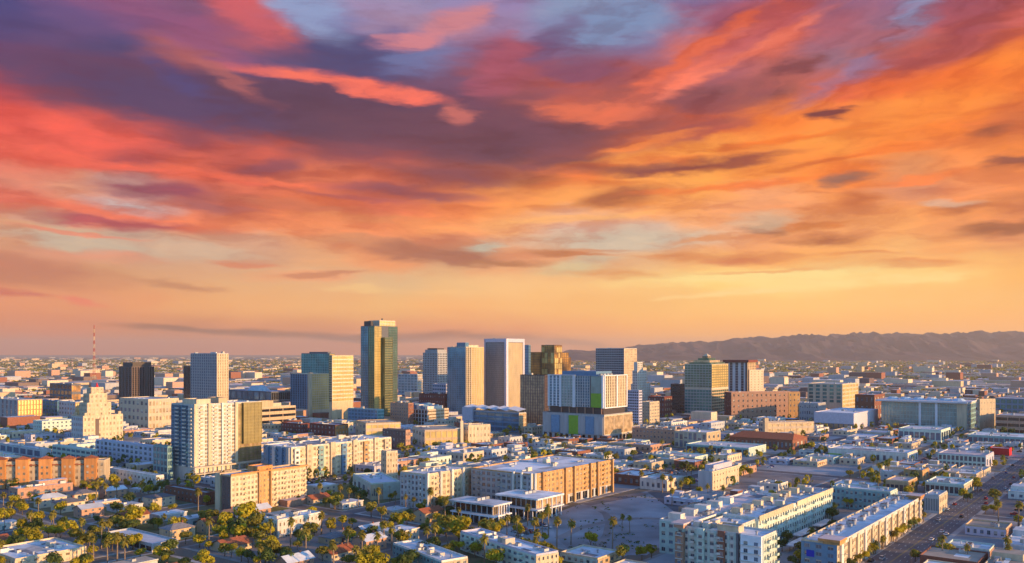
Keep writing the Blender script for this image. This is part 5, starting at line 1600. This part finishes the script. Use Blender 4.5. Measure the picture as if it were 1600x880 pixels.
NL = [0]
far_b = []        # (P, La, Lb, h) for the joined far buildings
for (a0, a1, b0, b1) in bl:
    mid = from_ab((a0 + a1) / 2, (b0 + b1) / 2)
    mx_, my_ = proj(mid)
    res = inpoly(mx_, my_, RES)
    near = mid.y < 1300
    # block: kerb and pavement, with the lots inside
    cor = [from_ab(a, b) for a in (a0, a1) for b in (b0, b1)]
    if mid.y < 2350:
        t = MB()
        q = [from_ab(a0, b0), from_ab(a1, b0), from_ab(a1, b1), from_ab(a0, b1)]
        t.quad([(p.x, p.y, .12) for p in q], M_walk)
        for i in range(4):
            p, s = q[i], q[(i + 1) % 4]
            t.quad([(p.x, p.y, -.05), (s.x, s.y, -.05), (s.x, s.y, .12), (p.x, p.y, .12)], M_walk)
        t.build('pavement', kind='structure')
        gm_ = RD.choice((M_dirt, M_lawn, M_dirt)) if res else RD.choice((M_asph, M_grav, M_dirt, M_grav))
        strip('lot_ground', a0 + 2.5, a1 - 2.5, b0 + 2.5, b1 - 2.5, .125, gm_)
    if res and near:
        nrow = 3
        for rw in range(nrow):
            bb = b0 + 4 + rw * (b1 - b0 - 8) / nrow
            a = a0 + 4 + RD.uniform(0, 3)
            while a < a1 - 19:
                P = from_ab(a + 7, bb + 6)
                if vis(P) and not hits_foot(a - 1, a + 19, bb - 1, bb + 13, 2) and not clear_at(P) and RD.random() < .86 and N_HOUSE[0] < 299:
                    add_house(a, bb + RD.uniform(0, 4), 0)
                    SPOTS.append((a - .5, a + 18.5, bb - .5, bb + 16))
                a += 21 + RD.uniform(0, 3)
    else:
        # split the block into lots
        na, nb = RD.choice(((2, 3), (3, 2), (3, 3), (3, 3), (4, 3), (2, 4))), None
        for i in range(na[0]):
            for j in range(na[1]):
                la, lb = (a1 - a0 - 6) / na[0], (b1 - b0 - 6) / na[1]
                La, Lb = la * RD.uniform(.55, .93), lb * RD.uniform(.55, .93)
                aa, bb = a0 + 3 + i * la + RD.uniform(0, la - La), b0 + 3 + j * lb + RD.uniform(0, lb - Lb)
                P = from_ab(aa + La / 2, bb + Lb / 2)
                if hits_foot(aa, aa + La, bb, bb + Lb, 2.5) or clear_at(P):
                    continue
                u = RD.random()
                h = 4.6 if u < .5 else (7.5 if u < .8 else RD.choice((9, 12, 15)))
                if P.y < 700 and mx_ > 900:
                    h = min(h, 5.2)
                if mx_ > 1150 and P.y < 1150:
                    h = min(h, 5.6)
                elif P.y < 1000:
                    h = min(h, 7)
                if P.y > 1050 and P.y < 1500 and 400 < mx_ < 1100:
                    h *= 1.3
                if RD.random() < .16:
                    # a parking lot
                    if P.y < 950 and vis(P):
                        bays = MB()
                        for rw in (.25, .75):
                            for ci in range(int(La / 3)):
                                q = [from_ab(aa + ci * 3, bb + Lb * rw - 2.6, .133), from_ab(aa + ci * 3 + .18, bb + Lb * rw - 2.6, .133), from_ab(aa + ci * 3 + .18, bb + Lb * rw + 2.6, .133), from_ab(aa + ci * 3, bb + Lb * rw + 2.6, .133)]
                                bays.quad(q, M_line)
                                if RD.random() < .55:
                                    add_car(from_ab(aa + 1.6 + ci * 3, bb + Lb * rw, .13), GA + pi / 2 + RD.choice((0, pi)))
                        bays.build('parking_bay_lines', kind='structure')
                    continue
                SPOTS.append((aa - 1, aa + La + 1, bb - 1, bb + Lb + 1))
                if near and vis(P) and NL[0] < 299:
                    NL[0] += 1
                    low_building(aa, bb, La, Lb, h, RD.randrange(1, 7))
                else:
                    far_b.append((P - A * (La / 2) - B * (Lb / 2), La, Lb, h))

print('houses', N_HOUSE[0], 'low', NL[0], 'far', len(far_b))

t = MB()
q = [ground_pt(x, y) for x, y in VAC]
t.quad([(p.x, p.y, .135) for p in reversed(q)], M_grav)
t.build('vacant_lot', kind='structure')
def track(pts, w, name, m, z):
    t = MB()
    for p_, q_ in zip(pts, pts[1:]):
        p, q = ground_pt(*p_), ground_pt(*q_)
        d = (q - p).normalized(); n = Vector((-d.y, d.x, 0)) * (w / 2)
        t.quad([(v.x, v.y, z) for v in (p - n, q - n + d * .5, q + n + d * .5, p + n)], m)
    return t.build(name, kind='structure')
track([(872, 842), (905, 826), (950, 815), (1000, 810), (1056, 812)], 5.5, 'dirt_track', M_dirt, .142)
track([(925, 792), (946, 803), (952, 816), (948, 836), (930, 862)], 4.5, 'dirt_track', M_dirt, .147)
track([(915, 789), (1008, 771)], 9.0, 'asphalt_apron', M_asph, .152)
# parking field behind the vacant lot
for k in range(46):
    P = ground_pt(905 + (k % 23) * 7.2 + RD.uniform(-1, 1), 764 + (k // 23) * 8)
    P.z = .14
    if not hits_foot(ab(P)[0] - 2, ab(P)[0] + 2, ab(P)[1] - 2, ab(P)[1] + 2) and RD.random() < .7:
        add_car(P, GA)
for k in range(34):      # between the near apartment wings
    aa = 425 + k * 3.6
    P = from_ab(aa, 143.5 + (k % 2) * 9, .14)
    if RD.random() < .75 and not hits_foot(aa - 1, aa + 1, ab(P)[1] - 2, ab(P)[1] + 2):
        add_car(P, GA + pi / 2)
def spot_free(a, b, e=1.0):
    for s in SPOTS:
        if s[0] - e < a < s[1] + e and s[2] - e < b < s[3] + e:
            return False
    return not hits_foot(a, a, b, b, e)

# cars along the streets
for (d, c0, c1, cc) in ROADS:
    c = c0 + 8
    while c < c1 - 8:
        for s in (-1, 1):
            P = from_ab(c, cc + s * 4.2, .01) if d == 'A' else from_ab(cc + s * 4.2, c, .01)
            if RD.random() < .20 and vis(P, 10, 380) and P.y < 520:
                add_car(P, GA + (0 if d == 'A' else pi / 2) + (pi if s > 0 else 0))
        c += 7
# ------------------------------------------------------------------ trees placed by eye, then scattered
for (px, py, h, ln) in ((212, 826, 13, 'yellow'), (183, 806, 9, 'green'), (196, 832, 8, 'olive'), (30, 800, 8, 'olive'), (45, 776, 8, 'yellow'), (25, 776, 7, 'olive'), (112, 838, 8, 'yellow'), (98, 826, 7, 'green'), (120, 852, 9, 'olive'), (135, 862, 9, 'olive'),
    (330, 826, 11, 'olive'), (352, 832, 12, 'yellow'), (318, 818, 8, 'olive'), (388, 826, 16, 'yellow'), (398, 836, 13, 'olive'), (378, 848, 10, 'yellow'), (370, 842, 12, 'green'), (312, 856, 7, 'yellow'), (290, 850, 7, 'olive'),
    (522, 796, 9, 'yellow'), (508, 792, 6, 'olive'), (553, 778, 9, 'green'), (566, 784, 8, 'green'), (624, 830, 11, 'yellow'), (636, 826, 9, 'olive'), (655, 870, 9, 'green'), (640, 866, 8, 'green'), (675, 866, 9, 'green'),
    (685, 845, 8, 'yellow'), (697, 838, 12, 'olive'), (717, 846, 13, 'yellow'), (708, 832, 10, 'green'), (762, 845, 12, 'olive'), (772, 842, 8, 'yellow'), (465, 846, 6, 'green'), (450, 884, 8, 'green'), (596, 812, 8, 'yellow'), (580, 808, 9, 'olive'),
    (923, 856, 8, 'yellow'), (973, 880, 9, 'olive'), (1003, 876, 7, 'yellow'), (1018, 872, 7, 'yellow'), (1068, 738, 10, 'green'), (1080, 742, 9, 'olive'), (1078, 765, 9, 'yellow'), (1092, 776, 7, 'yellow'), (1162, 744, 10, 'yellow'), (1172, 746, 8, 'olive'), (1216, 764, 6, 'olive'),
    (1268, 706, 10, 'yellow'), (1258, 706, 9, 'green'), (1328, 748, 7, 'olive'), (1358, 750, 6, 'green'), (1506, 782, 8, 'yellow'), (1527, 768, 8, 'yellow'), (1512, 784, 6, 'green'), (1555, 784, 9, 'olive'), (1475, 872, 8, 'yellow'), (1482, 872, 7, 'olive'), (1430, 878, 6, 'olive'), (1300, 800, 6, 'green'), (1230, 850, 7, 'green'), (1222, 862, 7, 'green'), (1260, 838, 6, 'green'),
    (950, 720, 9, 'yellow'), (962, 722, 8, 'olive'), (990, 716, 8, 'olive'), (700, 700, 8, 'yellow'), (730, 700, 8, 'yellow'), (680, 702, 8, 'olive'), (625, 705, 9, 'yellow'), (640, 707, 8, 'olive'), (820, 690, 9, 'olive'), (790, 680, 8, 'yellow')):
    P = ground_pt(px, py)
    P.z = .12
    a, b = ab(P)
    if not hits_foot(a, a, b, b, .5):
        add_tree(P, h, ln)
for (px, py, h) in ((150, 788, 14), (165, 784, 12), (182, 782, 12), (158, 858, 15), (168, 884, 12), (183, 880, 14), (195, 886, 13), (146, 876, 12), (140, 862, 10), (48, 836, 13), (60, 810, 12), (92, 862, 14), (128, 846, 12), (5, 800, 12), (18, 812, 11),
    (478, 876, 16), (543, 868, 14), (566, 872, 13), (590, 872, 12), (545, 790, 11), (500, 784, 12), (532, 786, 12), (560, 793, 9), (618, 790, 9), (634, 796, 9), (646, 800, 9), (664, 804, 9), (650, 862, 13), (668, 862, 12), (680, 858, 13), (600, 856, 13), (612, 860, 12),
    (835, 862, 17), (838, 870, 13), (857, 838, 17), (892, 852, 13), (870, 858, 16), (957, 860, 17), (972, 830, 9), (984, 832, 9), (808, 845, 13), (792, 840, 12), (1050, 790, 11), (1064, 780, 12), (1106, 780, 10), (1130, 780, 9), (1002, 762, 12), (1035, 770, 13), (1048, 772, 12), (1070, 720, 10),
    (1374, 752, 14), (1388, 744, 11), (1343, 748, 10), (1560, 820, 14), (1556, 800, 10), (1591, 825, 15), (1473, 876, 12), (1512, 882, 9), (1575, 885, 10), (1442, 800, 6), (1452, 790, 6), (1575, 878, 12), (1400, 848, 6), (1380, 858, 6), (1368, 866, 6)):
    P = ground_pt(px, py)
    P.z = .12
    a, b = ab(P)
    if not hits_foot(a, a, b, b, .3):
        add_palm(P, h)
for k in range(22):                       # small trees along the sunlit block
    P = from_ab(392 + k * 7.6 + RD.uniform(-1, 1), 119.6, .12)
    if RD.random() < .8:
        (add_tree if k % 3 else add_palm)(P, RD.uniform(4.5, 6.5))
tries = 0
while (NT['tree'] < 299 or NT['palm_tree'] < 118) and tries < 9000:
    tries += 1
    py = 705 + 190 * RD.random() ** .8
    px = RD.uniform(-30, 1630)
    P = ground_pt(px, py)
    P.z = .12
    a, b = ab(P)
    isres = inpoly(px, py, RES)
    if RD.random() > (1.0 if isres else .22):
        continue
    if abs(b - AVE) < 12 or clear_at(P) or not spot_free(a, b, 1.2):
        continue
    ja, jb = (a % SA), ((b - AVE) % SB)
    if min(ja, SA - ja) < 5.8 or min(jb, SB - jb) < 5.8:
        continue
    if RD.random() < .16:
        add_palm(P, RD.uniform(8, 15))
    else:
        add_tree(P, RD.uniform(5, 9.5))
print('trees', NT, 'cars', NC[0])

# low dry brush on the vacant lot
t = MB()
for k in range(420):
    P = ground_pt(RD.uniform(858, 1064), RD.uniform(768, 868))
    x, y = proj(P)
    if not inpoly(x, y, VAC) or (mn_.noise(P * .03) < .02):
        continue
    s = RD.uniform(.3, 1.1)
    for i in range(5):
        v = Vector((RD.gauss(0, 1), RD.gauss(0, 1), abs(RD.gauss(0, .7)))).normalized()
        p = P + Vector((v.x * s, v.y * s, .14 + v.z * s * .7)); a1 = v.orthogonal().normalized(); a2 = v.cross(a1)
        t.quad([p - a1 * s * .6, p - a2 * s * .5, p + a1 * s * .6, p + a2 * s * .5], LEAF['green'])
t.build('dry_brush', kind='stuff')

# ------------------------------------------------------------------ street lamps
LP = MB().cyl(0, 0, 0, 9.5, .13, .08, 8, M_pole).mesh('pole')
LA_ = MB().bar((0, 0, 9.4), (2.4, 0, 9.9), .1, M_pole).mesh('arm')
LH = MB().box(2.0, 2.9, -.16, .16, 9.8, 9.98, M_unit).mesh('lamp_head')
for k in range(36):
    aa = 360 + k * 34
    s = 1 if k % 2 else -1
    P = from_ab(aa, AVE + s * 10.7, .12)
    if not vis(P, 5, 360):
        continue
    r = empty('street_lamp', P, GA + (-pi / 2 if s > 0 else pi / 2))
    obj('pole', LP, r); obj('arm', LA_, r); obj('lamp_head', LH, r)
    note(r, 'grey %s kerb street lamp' % ('left' if s > 0 else 'right'), 'street lamp', 'street lamps along the avenue')

# utility poles along the cross streets
UPM = MB().cyl(0, 0, 0, 11, .17, .12, 7, M_trunk).mesh('pole')
UPA = MB().box(-1.2, 1.2, -.07, .07, 10.1, 10.3, M_trunk).mesh('crossarm')
nu = 0
for (d, c0, c1, cc) in ROADS:
    if d == 'A':
        for c in (c0 + 12, c0 + 48, c0 + 84):
            P = from_ab(c, cc + 6.4, .12)
            a_, b_ = ab(P)
            if vis(P, 0, 380) and P.y < 760 and nu < 60 and not clear_at(P) and spot_free(a_, b_, .3):
                nu += 1
                r = empty('utility_pole', P, GA + pi / 2)
                obj('pole', UPM, r); obj('crossarm', UPA, r)
                note(r, 'brown wooden utility pole', 'utility pole', 'utility poles along the side streets')

# ================================================================== the far city
RF = random.Random(77)
t1 = MB()
walls_ = [W['tan'], W['tan'], W['sand'], W['sand'], W['pbrick'], W['grey'], W['grey'], W['brown'], W['brick']]
roofs_ = [R['tan'], R['silver'], R['grey'], R['tan'], R['brown'], R['shingle'], R['grey'], R['pink'], R['tan'], R['brown']]
def fbox(P, la, lb, h, wl, rf):
    q = [P, P + A * la, P + A * la + B * lb, P + B * lb]
    n = len(t1.v)
    for z in (0, h):
        for p in q:
            t1.v.append((p.x, p.y, z))
    k, kk = t1.mi(wl), t1.mi(rf)
    for f, m in (((0, 1, 5, 4), k), ((1, 2, 6, 5), k), ((2, 3, 7, 6), k), ((3, 0, 4, 7), k), ((4, 5, 6, 7), kk)):
        t1.f.append(tuple(n + i for i in f)); t1.m.append(m)
for (P, la, lb, h) in far_b:
    fbox(P, la, lb, h, RF.choice(walls_), RF.choice(roofs_))
for k in range(15000):
    u = RF.random()
    Y = 1 / ((1 / 2200.0) * (1 - u ** 1.15) + (1 / 24000.0) * u ** 1.15)
    px = RF.uniform(-60, 1660)
    P = Vector((px2x(px, Y), Y, 0))
    big = RF.random()
    if big < .80:
        la, lb, h = RF.uniform(12, 26), RF.uniform(12, 26), RF.uniform(3.5, 6)
    elif big < .975:
        la, lb, h = RF.uniform(30, 90), RF.uniform(40, 120), RF.uniform(5, 11)
    else:
        la, lb, h = RF.uniform(30, 60), RF.uniform(30, 90), RF.uniform(12, 34)
    if Y > 5000:
        s = 1 + (Y - 5000) / 9000
        la, lb = la * s, lb * s
    fbox(P, la, lb, h, RF.choice(walls_), RF.choice(roofs_))
t1.build('distant_buildings', kind='stuff')
t2 = MB()
fm = [LEAF['olive'], LEAF['green'], LEAF['olive'], LEAF['yellow']]
def ftree(P, r_, h, n):
    m = RF.choice(fm)
    for i in range(n):
        v = Vector((RF.gauss(0, 1), RF.gauss(0, 1), RF.gauss(0, 1) + .3)).normalized()
        p = Vector((P.x + v.x * r_ * .7, P.y + v.y * r_ * .7, h * .6 + v.z * h * .38))
        a1 = v.orthogonal().normalized(); a2 = v.cross(a1)
        s = r_ * .55
        t2.quad([p - a1 * s, p - a2 * s * .7, p + a1 * s, p + a2 * s * .8], m)
for k in range(5200):
    u = RF.random() ** 1.2
    Y = 620 + 1700 * u
    P = Vector((px2x(RF.uniform(-40, 1640), Y), Y, 0))
    a, b = ab(P)
    if spot_free(a, b, 2) and not clear_at(P) and abs(b - AVE) > 11:
        jb = (b - AVE) % SB; ja = a % SA
        if min(ja, SA - ja) < 5.5 or min(jb, SB - jb) < 5.5:
            continue
        ftree(P, RF.uniform(2, 4), RF.uniform(5, 10), 16)
for k in range(30000):
    u = RF.random()
    Y = 1 / ((1 / 2200.0) * (1 - u) + (1 / 14000.0) * u)
    P = Vector((px2x(RF.uniform(-40, 1640), Y), Y, 0))
    s = 1 + (Y - 2200) / 5000
    ftree(P, RF.uniform(3, 6) * s, RF.uniform(5, 10) * (1 + (s - 1) * .25), 8)
t2.build('distant_trees', kind='stuff')

# ================================================================== mountains
from mathutils import noise as mn
RIDGE = [(600, 566), (760, 562), (860, 553), (893, 544), (930, 546), (960, 541), (1000, 537), (1030, 534), (1060, 531), (1088, 531), (1130, 528), (1170, 523), (1210, 521), (1260, 519), (1300, 518), (1340, 517), (1368, 514), (1415, 513), (1442, 518), (1450, 515), (1500, 514), (1560, 514), (1600, 513), (1700, 516), (1850, 520), (2100, 530), (2500, 548), (2800, 560)]
def ridge(px):
    if px <= RIDGE[0][0]:
        return RIDGE[0][1]
    for i in range(len(RIDGE) - 1):
        if RIDGE[i][0] <= px <= RIDGE[i + 1][0]:
            f = (px - RIDGE[i][0]) / (RIDGE[i + 1][0] - RIDGE[i][0])
            return RIDGE[i][1] * (1 - f) + RIDGE[i + 1][1] * f
    return RIDGE[-1][1]
t = MB()
NX, NY = 640, 70
Y0, Y1, YR = 11000, 18000, 14500
for j in range(NY):
    Y = Y0 + (Y1 - Y0) * j / (NY - 1)
    for i in range(NX):
        px = 560 + (2800 - 560) * i / (NX - 1)
        X = px2x(px, YR) 
        zr = max(0, H + (HY - ridge(px)) / F * YR)
        f = 1 - abs(Y - YR) / (YR - Y0) if Y < YR else 1 - (Y - YR) / (Y1 - YR)
        f = max(0, f)
        base_ = f ** 1.25
        rg = 1 - abs(mn.noise(Vector((X / 700, Y / 1500, 1.3)))) * 2.6
        rg2 = 1 - abs(mn.noise(Vector((X / 240, Y / 520, 4.3)))) * 2.6
        rg3 = mn.noise(Vector((X / 120, Y / 260, 9.1)))
        z = zr * (base_ * (.86 + (.42 * rg + .26 * rg2) * (1 - f ** 4) + .05 * (rg2 - .3) * f) + .05 * rg3 * min(1, f * 3))
        if Y > YR - 800 and Y < YR + 400:
            z = min(z, zr * 1.02)
        t.v.append((X, Y, z - 14 if f > .01 else -20))
mm = mat('desert_mountain_rock', (.07, .042, .055), var=.3, scale=.004, col2=(.04, .033, .045))
k = t.mi(mm)
for j in range(NY - 1):
    for i in range(NX - 1):
        n_ = j * NX + i
        t.f.append((n_, n_ + 1, n_ + NX + 1, n_ + NX)); t.m.append(k)
t.build('mountains', kind='structure')

# ================================================================== haze
hz = MB().box(-42000, 42000, -1500, 30000, -1.2, 570, None)
me = bpy.data.meshes.new('haze')
me.from_pydata(hz.v, [], hz.f)
hm = bpy.data.materials.new('haze')
hm.use_nodes = True
hn = hm.node_tree
hn.nodes.clear()
pv = hn.nodes.new('ShaderNodeVolumePrincipled')
pv.inputs['Color'].default_value = (.97, .82, .70, 1)
pv.inputs['Density'].default_value = HAZE
pv.inputs['Anisotropy'].default_value = 0.2
ho = hn.nodes.new('ShaderNodeOutputMaterial')
hn.links.new(pv.outputs[0], ho.inputs['Volume'])
me.materials.append(hm)
obj('haze', me, kind='stuff')

# ================================================================== labels for the repeated things
ORD = ['first', 'second', 'third', 'fourth', 'fifth', 'sixth', 'seventh', 'eighth', 'ninth', 'tenth', 'eleventh', 'twelfth', 'thirteenth', 'fourteenth', 'fifteenth', 'sixteenth', 'seventeenth', 'eighteenth', 'nineteenth', 'twentieth']
def relation(x, y):
    best = None
    for (ph, x0, x1, yt, yb) in LAND:
        dxx = max(x0 - x, 0, x - x1)
        dyy = max(yt - y, 0, y - yb) * 1.6
        d = dxx + dyy + (10 if y < yt else 0)
        if best is None or d < best[0]:
            best = (d, ph, x0, x1, yt, yb)
    d, ph, x0, x1, yt, yb = best
    if x < x0 - 4:
        rel = 'left of '
    elif x > x1 + 4:
        rel = 'right of '
    elif y > yb - 2:
        rel = 'in front of '
    else:
        rel = 'behind '
    far_ = 'well ' if rel != 'behind ' and d > 75 else ''
    return far_ + rel + ph
groups = {}
for it in ITEMS:
    o, ph, x, y = it
    groups.setdefault(ph + ' ' + relation(x, y), []).append(it)
for key, its in groups.items():
    its.sort(key=lambda q: q[2])
    n = len(its)
    for i, it in enumerate(its):
        if n == 1:
            lab = key
        elif i == 0:
            lab = key + ', leftmost of %s' % ('two' if n == 2 else 'its kind')
        elif i == n - 1:
            lab = key + ', rightmost of %s' % ('two' if n == 2 else 'its kind')
        elif i < 20:
            lab = key + ', %s from left' % ORD[i]
        else:
            lab = key + ', %s from right' % ORD[min(19, n - 1 - i)]
        wds = lab.split()
        if len(wds) > 16:
            lab = lab.replace(' roofed house with ', ' house, ').replace(' house with ', ' house, ')
            for cut in ('single storey ', ' of its kind', 'small ', 'large ', ' with white roof', ' with grey roof', ' with silver roof', ' with tan roof'):
                if len(lab.split()) > 16:
                    lab2 = lab.replace(cut, ' ' if cut.startswith(' with') else '')
                    lab = lab2
        it[0]['label'] = ' '.join(lab.split()[:16]).replace('  ', ' ')

seen = {}
for it in ITEMS:
    lab = it[0]['label']
    if lab in seen:
        w_ = lab.split()
        k = 2
        while lab in seen:
            lab = ' '.join(w_[:14]) + (' %s nearest' % ORD[k - 1])
            k += 1
        it[0]['label'] = lab
    seen[lab] = 1
